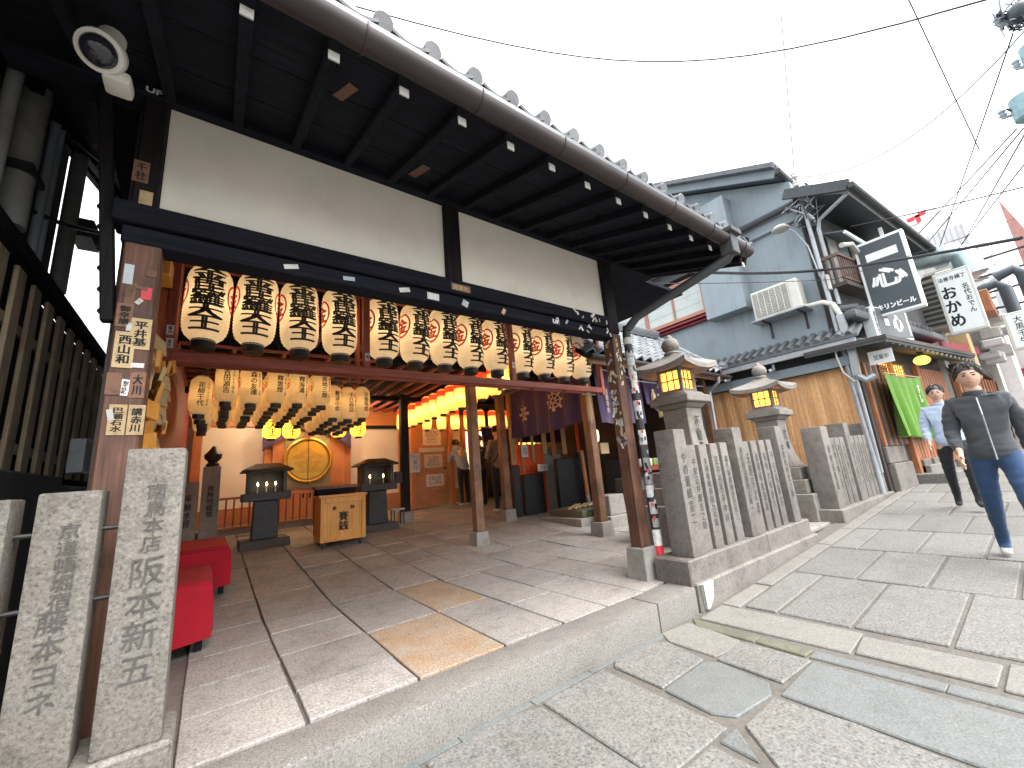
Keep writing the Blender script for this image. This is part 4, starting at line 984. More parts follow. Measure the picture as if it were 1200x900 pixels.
def curtain(name, label, p0, p1, ztop, zb0, zb1, mat='purple', crests=(), folds=5, txt=None, cat="curtain", group=None, amp=.035, sag=.0):
    p0, p1 = Vector(p0), Vector(p1); d = p1-p0; Ln = d.length; d.normalize(); n = Vector((d.y, -d.x))
    t = thing(name, label, cat, (*((p0+p1)/2), ztop), group)
    def fn(u, v):
        zb = zb0+(zb1-zb0)*u-sag*math.sin(PI*u); zz = ztop*(1-v)+zb*v-.03*math.sin(PI*u)*(1-v)
        o = amp*v**.7*math.sin(u*folds*2*PI+.6*v)+amp*.5*v*math.sin(u*folds*4.3+2)
        q = p0+d*(Ln*u)+n*o; return (q.x, q.y, zz)
    c = MB().sheet(fn, 60, 14).build("cloth", mat, t, solid=.005, smooth=True, ang=80)
    MB().tube([(*(p0-d*.05), ztop+.012), (*(p1+d*.05), ztop+.012)], .014, 8).build("rod", "bamboo", t, smooth=True)
    ang = math.atan2(d.y, d.x)
    for u, v, r, sx in crests:
        w = crest_wheel(r); a = fn(u, v)
        m = MB(); m.f = w.f
        for x, y, z in w.v:
            uu = u+x*sx/Ln; zb = zb0+(zb1-zb0)*uu-sag*math.sin(PI*uu); vv = v-z/(ztop-zb)
            q = Vector(fn(uu, vv))+Vector((n.x, n.y, 0))*.009; m.v.append(tuple(q))
        m.build("crest", "crest", c)
    if txt: 
        s, u, v, w, h, mt = txt; q = Vector(fn(u, v)); letters("lettering", s, c, q+Vector((n.x, n.y, 0))*(amp*.9+.012)-org(t), ang, mt, vertical=True, w=w, h=h, bold=.02)
    return t
curtain("curtain", "purple temple curtain with two pale wheel crests between the worshippers and the rope post", (4.72, 6.32), (4.73, 4.45), 2.56, 1.66, 1.74, crests=((.20, .52, .17, 1), (.66, .42, .19, 1)), folds=5, sag=.05, group="purple temple curtains", amp=.055)
curtain("curtain", "short purple curtain with a column of pale writing right of the rope post", (4.86, 4.24), (6.05, 4.24), 2.60, 1.66, 1.66, crests=(), folds=2, txt=("法善寺水", .14, .62, .07, .4, 'crest'), group="purple temple curtains", amp=.04)
curtain("curtain", "purple curtain with one pale wheel crest beside the larger stone lantern", (6.1, 4.24), (7.5, 4.24), 2.60, 2.0, 1.66, crests=((.44, .72, .2, 1),), folds=2, group="purple temple curtains", amp=.04)
curtain("curtain", "long dim purple curtain at the back of the water place", (5.0, 7.95), (7.5, 7.95), 2.1, 1.75, 1.7, crests=(), folds=5, group="purple temple curtains")
def tassel(x, y, z, h, label, r=.045):
    t = thing("straw_tassel", label, "straw tassel", (x, y, z), "straw rope tassels")
    MB().lathe([(.02, 0), (.03, -.02), (.02, -.05)], 10, (x, y, z)).build("knot", "straw", t, smooth=True)
    for k in range(16):
        a = 2*PI*k/16*1.9; q = r*(.3+.7*random.random())
        MB().tube([(x+.012*math.cos(a), y+.012*math.sin(a), z-.04), (x+q*.8*math.cos(a), y+q*.8*math.sin(a), z-h*.5), (x+q*math.cos(a), y+q*math.sin(a), z-h*random.uniform(.9, 1.02))], [.008, .011, .006], 5).build("straw_strand", "straw", t)
tassel(4.60, 4.18, 2.33, .66, "thick straw tassel hanging on the wooden post by the curtain")
tassel(5.62, 4.34, 1.86, .40, "straw tassel hanging below the written purple curtain", .06)
tassel(6.42, 4.15, 2.12, .36, "straw tassel right of the stickered drainpipe", .05); tassel(6.25, 4.15, 2.26, .22, "shorter straw tassel right of the stickered drainpipe")
tassel(6.95, 4.3, 1.72, .22, "small straw tassel beside the larger stone lantern's shaft")
for (x, z, w) in ((4.60, 2.08, .30), (6.35, 2.10, .2)):
    t = thing("tassel_rod", "short bamboo rod across the straw tassels at %s" % ("the wooden post" if x < 5 else "the drainpipe side"), "rod", (x, 4.17, z)); MB().tube([(x-w/2, 4.16, z), (x+w/2, 4.16, z+.01)], .013, 7).build("rod", "bamboo", t, smooth=True)
def slab_stone(x0, x1, y, zt, label, mat='black_stone', th=.12):
    z = zf(y); t = thing("stone_slab", label, "stone slab", ((x0+x1)/2, y, z), "dark upright stone slabs of the water place")
    MB().box(x0, x1, y, y+th, z-.03, zt).build("slab", mat, t, bevel=.012, smooth=True)
slab_stone(4.80, 4.97, 6.55, 1.16, "narrow dark upright stone slab next to the far post")
slab_stone(5.06, 5.33, 6.55, .96, "low dark upright slab, left of a pair"); slab_stone(5.335, 5.62, 6.6, .97, "low dark upright slab, right of a pair")
slab_stone(5.58, 6.22, 6.1, 1.22, "widest and tallest dark stone slab facing the hall"); slab_stone(6.40, 6.95, 6.3, 1.33, "dark stone slab behind the bamboo pole")
t = thing("vermilion_cabinet", "bright vermilion cabinet with small drawers behind the dark slabs", "cabinet", (5.6, 7.4, .23))
MB().box(5.12, 5.86, 6.80, 7.0, .2, 1.58).build("cabinet_body", "vermilion", t, bevel=.008)
for r in range(4):
    for c in range(6): MB().box(5.15+c*.117, 5.25+c*.117, 6.785, 6.80, 1.02+r*.13, 1.13+r*.13).build("drawer", "vermilion", t, bevel=.005)
for i, (x0, z0, w, h, tx) in enumerate(((5.02, 1.30, .16, .24, "水掛\n不動"), (5.40, 1.0, .26, .14, "おさい銭"))):
    t = thing("notice_card", ["white upright notice card among the dark slabs", "white card lying on the low dark slab pair"][i], "notice", (x0, 6.5, z0))
    b_ = MB().box(x0, x0+w, 6.50, 6.51, z0, z0+h).build("card", "sticker_white", t); letters("card_text", tx, b_, Vector((x0+w/2, 6.497, z0+h/2))-org(t), 0, 'ink', w=w*.6, h=h*.6)
for i, (x, w, z0, z1, mt) in enumerate(((5.00, .11, 1.18, 2.1, 'bamboo'), (5.22, .06, 1.0, 2.1, 'shrine_wood'), (5.52, .07, 1.2, 2.1, 'bamboo'), (5.86, .12, 1.36, 2.2, 'bamboo'), (6.12, .12, 1.30, 2.1, 'shrine_wood'), (6.45, .12, 1.33, 2.1, 'bamboo'), (6.9, .1, 1.3, 2.1, 'vermilion'))):
    t = thing("wooden_tablet", f"tall narrow wooden tablet hanging behind the dark slabs, {ORD[i]} from the left", "tablet", (x, 6.75, z0)); MB().box(x-w/2, x+w/2, 6.75, 6.77, z0, z1).build("board", mt, t, bevel=.004)
t = thing("bamboo_pole", "slim wooden pole standing between the dark slabs with a pale foot", "pole", (6.0, 5.9, .1)); MB().cyl((6.18, 5.95, .45), (6.14, 5.95, 1.35), .045, n=12).build("pole", "shrine_wood", t, smooth=True); MB().cyl((6.18, 5.95, .2), (6.18, 5.95, .449), .05, n=12).build("foot", "metal_grey", t, smooth=True)
t = thing("stone_shelf", "stone ledge with a carved top behind the vermilion cabinet side", "ledge", (5.9, 6.9, .2)); MB().box(5.9, 6.4, 6.85, 7.2, .2, 1.36).build("block", "pedestal", t, bevel=.01); MB().box(5.88, 6.5, 6.8, 7.25, 1.361, 1.42).build("top", "fence_stone", t, bevel=.01)
t = thing("water_basin", "dark stone water basin covered by pale bamboo slats", "basin", (5.6, 5.4, 0))
MB().box(4.95, 6.5, 4.98, 5.02, -.02, .18).box(4.95, 5.05, 5.021, 6.0, -.02, .18).build("kerb", "pedestal", t, bevel=.01)
MB().prism([(5.12, 5.1), (6.45, 5.1), (6.5, 5.9), (5.1, 5.95)], 0, .30).build("rock", "mossy", t, bevel=.05, seg=2, smooth=True)
sl = MB().box(-.02, .02, -.42, .42, -.012, .012).mesh("bamboo_slat", "bamboo", bevel=.004)
for k in range(9): inst("bamboo_slat", sl, t, Vector((5.3+k*.12, 5.5, .325+random.uniform(0, .01)))-org(t), (0, 0, -.9+random.uniform(-.05, .05)))
for k in range(40):
    a = random.uniform(5.15, 6.4); m = MB()
    for j in range(3):
        p = Vector((a+random.uniform(-.04, .04), 5.06+random.uniform(-.03, .02), .06+random.uniform(0, .18))); m.add([p, p+Vector((.03, -.02, .02)), p+Vector((.055, -.01, -.01)), p+Vector((.025, .0, -.02))], [(0, 1, 2, 3)])
    o = m.build("fern_leaf", "leaf", t)
t = thing("stone_block", "squared grey stone block beside the wooden post", "stone block", (5.35, 4.75, 0)); MB().frustum((5.42, 4.75), .23, .2, -.02, .22, .19, .2).frustum((5.47, 4.78), .2, .17, .201, .19, .16, .52).build("block", "pedestal", t, bevel=.012, smooth=True)
for i, (x, y, w, h) in enumerate(((6.3, 4.9, .5, .75), (6.9, 4.7, .5, .55), (7.0, 5.6, .6, 1.1))):
    t = thing("stone_block", ["dark stone block behind the stickered drainpipe", "low dark stone block left of the fence pillar", "tall dark stone block at the back of the water place"][i], "stone block", (x, y, 0)); MB().frustum((x, y), w/2, w/2, -.03, w/2-.02, w/2-.02, h).build("block", "dark_stone", t, bevel=.015, smooth=True)
t = thing("hanging_lantern", "small pale hanging lamp below the written curtain", "lamp", (5.35, 4.4, 1.5)); MB().lathe([(.03, 1.62), (.055, 1.60), (.06, 1.5), (.045, 1.42), (.02, 1.40)], 12, (5.30, 4.75, 0)).build("shade", "lamp_white", t, smooth=True); MB().box(5.22, 5.42, 4.6, 4.64, 1.2, 1.38).build("card", "sticker_tan", t)
t = thing("offering_shelf", "dark red shelf of small potted greens behind the fence pillar", "shelf", (6.6, 4.5, .9)); MB().box(6.2, 7.4, 4.55, 4.8, .85, .93).build("shelf_board", "red_wall", t, bevel=.005)
for k in range(5): MB().lathe([(.03, .93), (.045, .94), (.05, 1.05), (.04, 1.07)], 10, (6.3+k*.13, 4.65, 0)).build("cup", "leaf" if k % 2 else "sticker_white", t, smooth=True)
# ================================================================ water pavilion with tiled roof
pv = thing("water_pavilion", "small tiled water pavilion right of the hall with silvery grey roof tiles", "pavilion", (6.4, 4.6, 0), None)
tile_me = [MB().sheet(lambda u, v: (-.125+.25*u, -.02+.235*v, .032*math.sin(PI*(u*1.5-.25))-.05*v*0-.012*v+.012), 8, 2).mesh("roof_tile", "tile", solid=.016, smooth=True, ang=70)]
def tile_field(par, x0, x1, ye, ze, yr, zr, name="roof_tile", dx=.235, me=tile_me[0], axis='y', sgn=1, skip=None):
    L = math.hypot(yr-ye, zr-ze); n = int(L/.205); a = math.atan2(zr-ze, abs(yr-ye)); nx = int((x1-x0)/dx)
    for r in range(n):
        for c in range(nx):
            u = (r+.02)*.205; x = x0+dx*(c+.5); y = ye+(yr-ye)*u/L; z = ze+(zr-ze)*u/L
            if axis == 'y': inst(name, me, par, Vector((x, y, z+.03))-org(par), (a+random.uniform(-.015, .015), 0, random.uniform(-.01, .01)))
            else: inst(name, me, par, Vector((y, x, z+.03))-org(par), Matrix.Rotation(PI/2*-1, 3, 'Z').to_euler() if False else (a, 0, -PI/2))
silver = plain("silver_grey_tile", (.20, .21, .225), .24, wear=.3, scale=9, vary=.35); MT['silver_tile'] = silver
st_me = MB().sheet(lambda u, v: (-.125+.25*u, -.02+.235*v, .045*math.sin(PI*(u*1.6-.3))-.016*v+.016), 8, 2).mesh("roof_tile", "silver_tile", solid=.026, smooth=True, ang=70)
tile_field(pv, 4.35, 8.35, 3.88, 2.66, 5.25, 3.80, me=st_me)
MB().prism([(4.3, 3.9), (8.38, 3.9), (8.38, 5.25), (4.3, 5.25)], lambda x, y: 2.58+(y-3.9)*.84, lambda x, y: 2.66+(y-3.9)*.84).build("roof_deck", "dark_wood_x", pv)
MB().prism([(4.3, 5.26), (8.38, 5.26), (8.38, 7.4), (4.3, 7.4)], lambda x, y: 3.72-(y-5.25)*.45, lambda x, y: 3.80-(y-5.25)*.45).build("roof_deck", "tile_dark", pv)
for k in range(3): MB().box(4.3, 8.42, 5.13+k*.02, 5.37-k*.02, 3.80+k*.055, 3.85+k*.055).build("ridge_course", "tile", pv, bevel=.01)
MB().cyl((4.3, 5.25, 3.985), (8.46, 5.25, 3.985), .07, n=12).build("ridge_cap", "tile", pv, smooth=True)
for k in range(7):
    u = k/7; MB().cyl((8.36, 3.86+1.39*u, 2.72+1.15*u), (8.36, 3.86+1.39*(u+.17), 2.74+1.15*(u+.17)), .065, .055, 12).build("verge_tile", "silver_tile", pv, smooth=True)
MB().lathe([(.02, -.08), (.10, -.06), (.11, .02), (.05, .10), (.02, .11)], 12, (8.42, 3.88, 2.80)).build("corner_finial", "tile", pv, smooth=True)
MB().box(4.4, 8.4, 3.90, 3.94, 2.50, 2.60).build("fascia", "post_wood2", pv, bevel=.004)
MB().box(4.4, 8.4, 4.18, 4.3, 2.60, 2.72).build("beam", "dark_wood_x", pv, bevel=.004)
MB().tube([(4.4, 3.84, 2.60), (8.6, 3.84, 2.58)], .04, 8).build("eave_gutter", "gutter", pv, smooth=True)
MB().tube([(8.1, 3.84, 2.56), (8.1, 3.86, 2.45), (8.15, 4.1, 2.3), (8.15, 4.15, 0)], .035, 8).build("downpipe", "metal_grey", pv, smooth=True)
for x in (7.55, 8.2): MB().box(x-.06, x+.06, 4.2, 4.32, 0, 2.6).build("post", "post_wood2", pv, bevel=.006)
MB().tube([(4.9, 4.1, 2.50), (5.8, 4.08, 2.36), (6.9, 4.1, 2.36), (7.9, 4.08, 2.40)], .012, 6).build("cable", "metal_grey", pv, smooth=True)
MB().lathe([(.09, 0), (.06, .05), (.03, .09)], 12, (6.35, 4.05, 2.28)).build("lamp_hood", "metal_grey", pv, smooth=True)

# ================================================================ blue-grey house (side wall faces the temple)
XW = 9.5
bh = thing("blue_house", "tall blue-grey rendered house behind the water pavilion with a copper-framed window", "house", (11.5, 6, 0))
poly = [(2.25, 0), (10.5, 0), (10.5, 6.4), (6.3, 8.6), (2.25, 6.55)]
m = MB(); n = len(poly); m.v = [(XW, y, z) for y, z in poly]+[(XW+5, y, z) for y, z in poly]
m.f = [tuple(range(n)), tuple(range(2*n-1, n-1, -1))]+[(i, (i+1) % n, n+(i+1) % n, n+i) for i in range(n)]
m.build("wall", "blue_wall", bh)
for (y0, z0, y1, z1) in ((2.35, 6.62, 6.35, 8.66), (6.3, 8.66, 11, 6.2)):
    MB().beam((XW-.32, y0, z0+.10), (XW-.32, y1, z1+.10), .05, .26).build("barge_board", "blue_trim", bh, bevel=.006)
    MB().beam((XW+2.3, y0-.02, z0+.20), (XW+2.3, y1, z1+.20), 5.6, .10).build("roof", "tile_dark", bh)
    MB().beam((XW+2.3, y0, z0+.06), (XW+2.3, y1, z1+.06), 5.2, .05).build("soffit", "soffit", bh)
MB().tube([(XW-.4, 2.3, 6.68), (XW+5, 2.3, 6.68)], .06, 8).build("gutter", "dark_trim", bh, smooth=True)
# window with three sashes
wn = MB().box(XW-.06, XW+.02, 4.42, 7.2, 4.38, 5.42).build("window_recess", "void", bh)
for y0, y1 in ((4.47, 5.22), (5.27, 6.02), (6.12, 7.15)):
    MB().box(XW-.085, XW-.062, y0, y1, 4.50, 5.32).build("pane", "glass", wn)
    for z in (4.72, 4.98): MB().box(XW-.09, XW-.086, y0, y1, z, z+.012).build("glazing_line", "metal_grey", wn)
for y in (4.42, 5.22, 6.02, 6.07, 7.15): MB().box(XW-.12, XW-.055, y, y+.05, 4.44, 5.38).build("stile", "win_frame", wn, bevel=.004)
MB().box(XW-.14, XW-.05, 4.40, 7.2, 5.33, 5.42).build("head", "win_frame", wn, bevel=.004); MB().box(XW-.16, XW-.05, 4.38, 7.2, 4.40, 4.49).build("sill", "win_frame", wn, bevel=.004)
MB().box(XW-.20, XW-.0, 4.36, 7.2, 4.30, 4.345).build("sill_board", "maroon", wn); MB().box(XW-.12, XW-.0, 4.36, 7.2, 4.235, 4.275).build("sill_board", "maroon", wn)
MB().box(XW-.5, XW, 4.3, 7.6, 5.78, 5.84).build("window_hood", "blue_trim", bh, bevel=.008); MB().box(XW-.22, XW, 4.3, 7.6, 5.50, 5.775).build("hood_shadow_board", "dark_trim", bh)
MB().box(XW-.36, XW-.002, 3.45, 4.33, 4.12, 6.9).build("bay", "blue_wall", bh, bevel=.006)
MB().tube([(XW-.10, 2.2, 5.98), (XW-.10, 7.5, 5.98)], .07, 8).build('wall_gutter', 'dark_trim', bh, smooth=True); MB().tube([(XW-.06, 2.2, 5.66), (XW-.06, 7.5, 5.66)], .035, 8).build('wall_pipe', 'blue_trim', bh, smooth=True)
# lower eave with tile row, fascias, dark band
for k in range(19):
    y = 4.75-.16*k
    MB().cyl((8.97, y, 2.93), (XW, y, 3.19), .05, .05, 10).build("eave_tile", "tile", bh, smooth=True)
MB().prism([(8.98, 1.75), (XW, 1.75), (XW, 7.2), (8.98, 7.2)], lambda x, y: 2.86+(x-8.98)*.5, lambda x, y: 2.92+(x-8.98)*.5).build("lower_eave", "tile_dark", bh)
MB().box(9.0, 9.05, 1.8, 7.2, 2.74, 2.86).build("fascia", "metal_grey", bh, bevel=.006); MB().box(9.2, 9.25, 2.0, 7.2, 2.42, 2.60).build("fascia", "blue_trim", bh, bevel=.006)
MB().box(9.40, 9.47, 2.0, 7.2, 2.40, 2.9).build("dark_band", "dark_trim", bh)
for y in (3.2, 4.1): MB().tube([(9.12, y, 2.73), (9.12, y, 2.62), (9.02, y+.02, 2.58), (8.94, y, 2.60)], .03, 8).build("bracket_pipe", "metal_grey", bh, smooth=True)
MB().box(9.45, 9.52, 2.2, 7.2, 0, .62).build("stone_footing", "fence_stone", bh, bevel=.01)
rb = thing("reed_blind", "wide orange-brown reed blind covering the ground floor beside the second stone lantern", "blind", (9.4, 3.4, 2.4))
def reed(u, v): return (9.38-.012*math.sin(u*60)+.02*math.sin(v*3), 2.08+2.65*u, 2.42-1.95*v)
MB().sheet(reed, 120, 12).build("blind_sheet", "reed", rb, solid=.008)
for v in (0, .985): MB().box(9.352, 9.366, 2.06, 4.75, 2.42-1.95*v-.03, 2.42-1.95*v).build("binding_strip", "bamboo", rb)
MB().box(9.33, 9.42, 4.74, 4.80, .4, 2.44).build("side_post", "vermilion", rb, bevel=.004); MB().box(9.36, 9.42, 4.82, 5.6, .4, 2.4).build("grey_panel", "blue_trim", rb)
ac = thing("air_conditioner", "cream air conditioner unit bracketed high on the blue-grey wall", "air conditioner", (9.2, 2.9, 3.7))
a = MB().box(9.10, 9.42, 2.45, 3.32, 3.72, 4.34).build("casing", "ac_white", ac, bevel=.02, smooth=True)
MB().box(9.085, 9.098, 2.62, 3.28, 3.77, 4.29).build("front_grille", "ac_dark", a, bevel=.004)
for k in range(5): torus((0, 0, 0), .05+.05*k, .003, 28, 4).build("fan_guard", "ac_white", a, world=False).matrix_local = Matrix.Translation(Vector((9.078, 2.98, 4.03))-org(ac)) @ Matrix.Rotation(PI/2, 4, 'Z')
for k in range(6): MB().box(9.074, 9.084, 2.62+.11*k, 2.632+.11*k, 3.77, 4.29).build("guard_bar", "ac_white", a)
for y in (2.55, 3.2): MB().tube([(9.1, y, 3.68), (9.5, y, 3.68), (9.48, y, 3.35)], .022, 6).build("bracket", "metal_dark", ac)
MB().box(9.05, 9.5, 2.40, 3.4, 3.69, 3.715).build("shelf", "metal_grey", ac, bevel=.004)
dk = thing("cable_duct", "fat grey-white pipe trunking dropping down the corner beside the reed blind", "trunking", (9.2, 2.0, 2.5))
MB().tube([(9.25, 2.50, 3.74), (9.22, 2.16, 3.70), (9.2, 2.02, 3.60), (9.2, 1.96, 3.38), (9.2, 1.93, 2.62)], .045, 10).build("upper_trunk", "ac_white", dk, smooth=True)
MB().tube([(9.2, 1.96, 3.36), (9.2, 1.93, 2.60), (9.2, 1.95, 2.2)], .075, 4).build("square_trunk", "metal_grey", dk)
MB().tube([(9.2, 1.95, 2.2), (9.22, 1.85, 2.10), (9.25, 1.72, 2.16)], .06, 8).build("elbow", "metal_grey", dk, smooth=True)
MB().tube([(9.22, 1.98, 2.2), (9.28, 2.0, .5)], .03, 8).build("lower_pipe", "metal_grey", dk, smooth=True)
MB().tube([(9.15, 2.15, 3.0), (9.12, 2.15, 2.6), (9.14, 2.12, 2.3), (9.18, 2.0, 2.1)], .014, 6).build("loose_cable", "ac_white", dk, smooth=True)

# ================================================================ corner shop
FA, FS = Vector((9.78, 1.98)), -.12
def fc(x): return FA.y+FS*(x-FA.x)
sh = thing("corner_shop", "dark two-storey corner eatery with timber slats, balcony and low canopy next to the blue house", "shop", (11, 1.9, 0))
SA = math.atan(FS)
def fbox(nm, mt, x0, x1, d0, d1, z0, z1, bev=.004, par=None):   # box along the angled front; d = metres out from the wall
    m = MB(); m.v = []
    for z in (z0, z1): m.v += [(x0, fc(x0)-d0, z), (x1, fc(x1)-d0, z), (x1, fc(x1)-d1, z), (x0, fc(x0)-d1, z)]
    m.f = [(0, 1, 2, 3), (7, 6, 5, 4), (0, 4, 5, 1), (1, 5, 6, 2), (2, 6, 7, 3), (3, 7, 4, 0)]
    return m.build(nm, mt, par or sh, bevel=bev)
fbox("wall", "shop_wood_dark", 9.6, 14.2, -3.0, 0, .0, 5.3, 0)
fbox("stone_base", "fence_stone", 9.72, 10.55, .0, .10, .1, .62, .012); fbox("stone_base", "fence_stone", 9.70, 10.5, .0, .06, .625, .92, .012)
for k in range(9): fbox("wall_slat", "shop_wood" if k % 2 == 0 else "dark_trim", 9.74+k*.12, 9.83+k*.12, 0, .05, .93, 2.5)
fbox("door_post", "shop_wood", 10.85, 10.98, 0, .09, .25, 2.6); fbox("door_post", "shop_wood", 12.3, 12.45, 0, .09, .25, 2.6)
for k in range(8): fbox("door_slat", "shop_wood", 11.0+k*.165, 11.13+k*.165, .0, .04, .42, 2.05)
fbox("door_lintel", "shop_wood", 10.85, 12.45, 0, .08, 2.06, 2.16)
tr = fbox("transom", "lamp_glow", 10.35, 11.6, .02, .04, 2.2, 2.55, 0)
for k in range(11): fbox("transom_bar", "shop_wood", 10.37+k*.12, 10.395+k*.12, .045, .065, 2.2, 2.55, 0)
for k in range(5): fbox("transom_bar", "shop_wood", 10.35, 11.6, .066, .08, 2.2+k*.08, 2.215+k*.08, 0)
for k in range(10): fbox("wall_slat", "shop_wood", 12.5+k*.16, 12.62+k*.16, 0, .05, .5, 2.55)
fbox("door_sill", "street_granite", 10.7, 12.6, .0, .5, .0, zs(11)+.16, .015); fbox("door_sill", "kerb", 11.0, 12.4, .0, .2, .1, zs(11)+.30, .015)
for x0 in (11.0, 11.55, 12.1): fbox("sill_block", "fence_stone", x0, x0+.38, .0, .13, .3, .62, .01)
# canopy round the corner: boards and rafters
MB().add([(9.0, 2.6, 2.72), (9.0, 1.42, 2.70), (9.7, 2.0, 3.0), (9.7, 2.6, 3.0)], [(0, 1, 2, 3)]).add([(9.0, 1.42, 2.70), (14.4, .85, 2.80), (14.4, 1.55, 3.05), (9.7, 2.0, 3.0)], [(0, 1, 2, 3)]).build("canopy_roof", "soffit", sh, solid=.04)
for k in range(18):
    x = 9.15+k*.29; MB().beam((x+.25, fc(x)+.0, 2.90), (x, 1.42-.105*(x-9)+.03, 2.68), .04, .05).build("canopy_rafter", "pvc_grey", sh)
MB().beam((9.0, 1.42, 2.74), (14.4, .85, 2.84), .03, .07).build("canopy_edge", "shop_wood_dark", sh); MB().beam((9.0, 2.6, 2.75), (9.0, 1.42, 2.74), .03, .07).build("canopy_edge", "shop_wood_dark", sh)
MB().prism([(9.15, 1.72), (14.0, 1.2), (14.0, 1.6), (9.3, 2.05)], 3.25, 3.42).build("mid_eave", "tile_dark", sh, bevel=.05, seg=2)
for k in range(16): MB().cyl((9.25+k*.26, 1.70-.1075*k*.26, 3.42), (9.3+k*.26, 2.0-.1075*k*.26, 3.5), .07, n=8).build("eave_tile", "tile_dark", sh, smooth=True)
MT['balcony_wood'] = wood('balcony_wood', (.13, .075, .06), 'z', .1, .7, .5)
# balcony, upper eave
fbox("upper_wall", "concrete_dark", 9.55, 14.2, .0, .02, 3.5, 5.6, 0)
for x0, x1, mt in ((9.7, 10.05, 'cream_wall'), (10.1, 10.55, 'blue_trim'), (10.7, 11.2, 'ac_dark')): fbox("upper_shutter", mt, x0, x1, .03, .06, 4.0, 5.2)
fbox("balcony_floor", "shop_wood_dark", 9.3, 11.4, .02, .29, 3.92, 4.0)
fbox("balcony_rail", "balcony_wood", 9.3, 11.4, .22, .28, 4.52, 4.58); fbox("balcony_rail", "balcony_wood", 9.3, 11.4, .22, .27, 4.06, 4.10)
for k in range(22): fbox("balcony_bar", "balcony_wood", 9.32+k*.096, 9.35+k*.096, .235, .26, 4.0, 4.52, 0)
for k in range(2): MB().box(9.30, 9.33, fc(9.3)-.18+k*.1, fc(9.3)-.15+k*.1, 4.0, 4.52).build("balcony_bar", "balcony_wood", sh)
MB().box(9.29, 9.34, fc(9.3)-.28, fc(9.3), 4.52, 4.58).build("balcony_rail", "balcony_wood", sh)
MB().add([(9.1, 1.32, 5.62), (14.2, .95, 5.62), (14.2, 2.2, 6.2), (9.15, 2.15, 6.1)], [(0, 1, 2, 3)]).build("upper_roof", "tile_dark", sh, solid=.12)
MB().add([(9.1, 1.36, 5.58), (14.2, .99, 5.58), (14.2, 2.0, 5.95), (9.12, 2.05, 5.95)], [(0, 1, 2, 3)]).build("upper_soffit", "soffit", sh)
MB().beam((9.1, 1.33, 5.66), (14.2, .96, 5.66), .06, .14).build("eave_board", "dark_trim", sh); MB().beam((9.09, 1.33, 5.66), (9.09, 2.3, 6.1), .05, .2).build("verge_board", "dark_trim", sh)
MB().tube([(9.05, 1.28, 5.62), (14.2, .90, 5.6)], .055, 8).build("gutter", "dark_trim", sh, smooth=True)
MB().tube([(9.15, 1.35, 5.55), (9.3, 1.9, 5.35), (9.35, 1.96, 5.2), (9.35, 1.96, 3.6)], .035, 8).build("downpipe", "metal_grey", sh, smooth=True)
MB().add([(9.45, 1.95, 5.1), (11.6, 1.75, 5.1), (11.6, 1.45, 4.98), (9.45, 1.62, 4.98)], [(0, 1, 2, 3)]).build("balcony_awning", "soffit", sh, solid=.03)
MB().beam((9.45, 1.62, 4.98), (11.6, 1.45, 4.98), .04, .05).build("awning_edge", "sign_white", sh)
MB().tube([(9.4, 1.7, 4.72), (9.7, 1.62, 4.78), (10.2, 1.6, 4.62), (10.9, 1.55, 4.55)], .05, 8).build("rolled_blind", "cream_wall", sh, smooth=True)
MB().box(11.0, 11.04, 1.30, 1.36, 4.9, 5.4).build("white_plate", "sign_white", sh)

# signs
def sign_box(name, label, X, y0, y1, z0, z1, th, face, frame, cat="sign"):
    t = thing(name, label, cat, (X, (y0+y1)/2, z0))
    MB().box(X, X+th, y0, y1, z0, z1).build("sign_case", frame, t, bevel=.012, smooth=True)
    f = MB().box(X-.006, X, y0+.05, y1-.05, z0+.05, z1-.05).build("sign_face", face, t)
    return t, f
t, f = sign_box("hanging_sign", "tall slate hanging sign with white brush lettering and a white edge above the canopy", 9.98, .93, 1.66, 3.30, 4.82, .16, 'sign_dark', 'sign_white')
L = lambda s, y, z, x=9.972, **k: letters("sign_lettering", s, f, Vector((x, y, z))-org(t), -PI/2, 'sign_ink_white', **k)
L("一", 1.29, 4.48, w=.40, h=.09, bold=.06); L("心", 1.29, 4.02, w=.46, h=.36, bold=.05); L("キリンビール", 1.29, 3.47, w=.52, h=.105, bold=.05)
t = thing("angled_sign", "smaller grey sign with white brush lettering standing on the canopy under the hanging sign", "sign", (10.6, 1.5, 2.95))
def ang_sign(x0, y0, x1, y1, z0, z1):
    d = Vector((x1-x0, y1-y0)); Ln = d.length; a = math.atan2(d.y, d.x); M = Matrix.Translation((x0, y0, 0)) @ Matrix.Rotation(a, 4, 'Z')
    return M, Ln, a
M, Ln, a = ang_sign(9.72, 1.62, 10.75, 1.30, 2.9, 3.5)
MB().box(0, Ln, 0, .18, 2.86, 3.50, M).build("sign_case", "sign_white", t, bevel=.01); f = MB().box(.12, Ln-.02, -.008, 0, 2.90, 3.47, M).build("sign_face", "ac_dark", t)
f.data.materials[0] = plain('small_sign_grey', (.11, .115, .12), .5)
for s, u, w, h in (("一", .36, .12, .10), ("心", .68, .26, .34)):
    q = M @ Vector((u, -.012, 3.2)); letters("sign_lettering", s, f, q-org(t), a, 'sign_ink_white', w=w, h=h, bold=.04)
for u in (.06, Ln-.08): q = M @ Vector((u, -.012, 3.18)); letters("sign_lettering", "酒処割烹", f, q-org(t), a, 'sign_ink_white' if u > .2 else 'ink', vertical=True, w=.06, h=.46, bold=.02)
t, f = sign_box("lightbox_sign", "white lightbox sign with big black hiragana over the maroon awning", 13.0, .43, 1.0, 3.18, 4.62, .22, 'sign_white', 'ac_white')
L = lambda s, y, z, **k: letters("sign_lettering", s, f, Vector((12.992, y, z))-org(t), -PI/2, 'ink', **k)
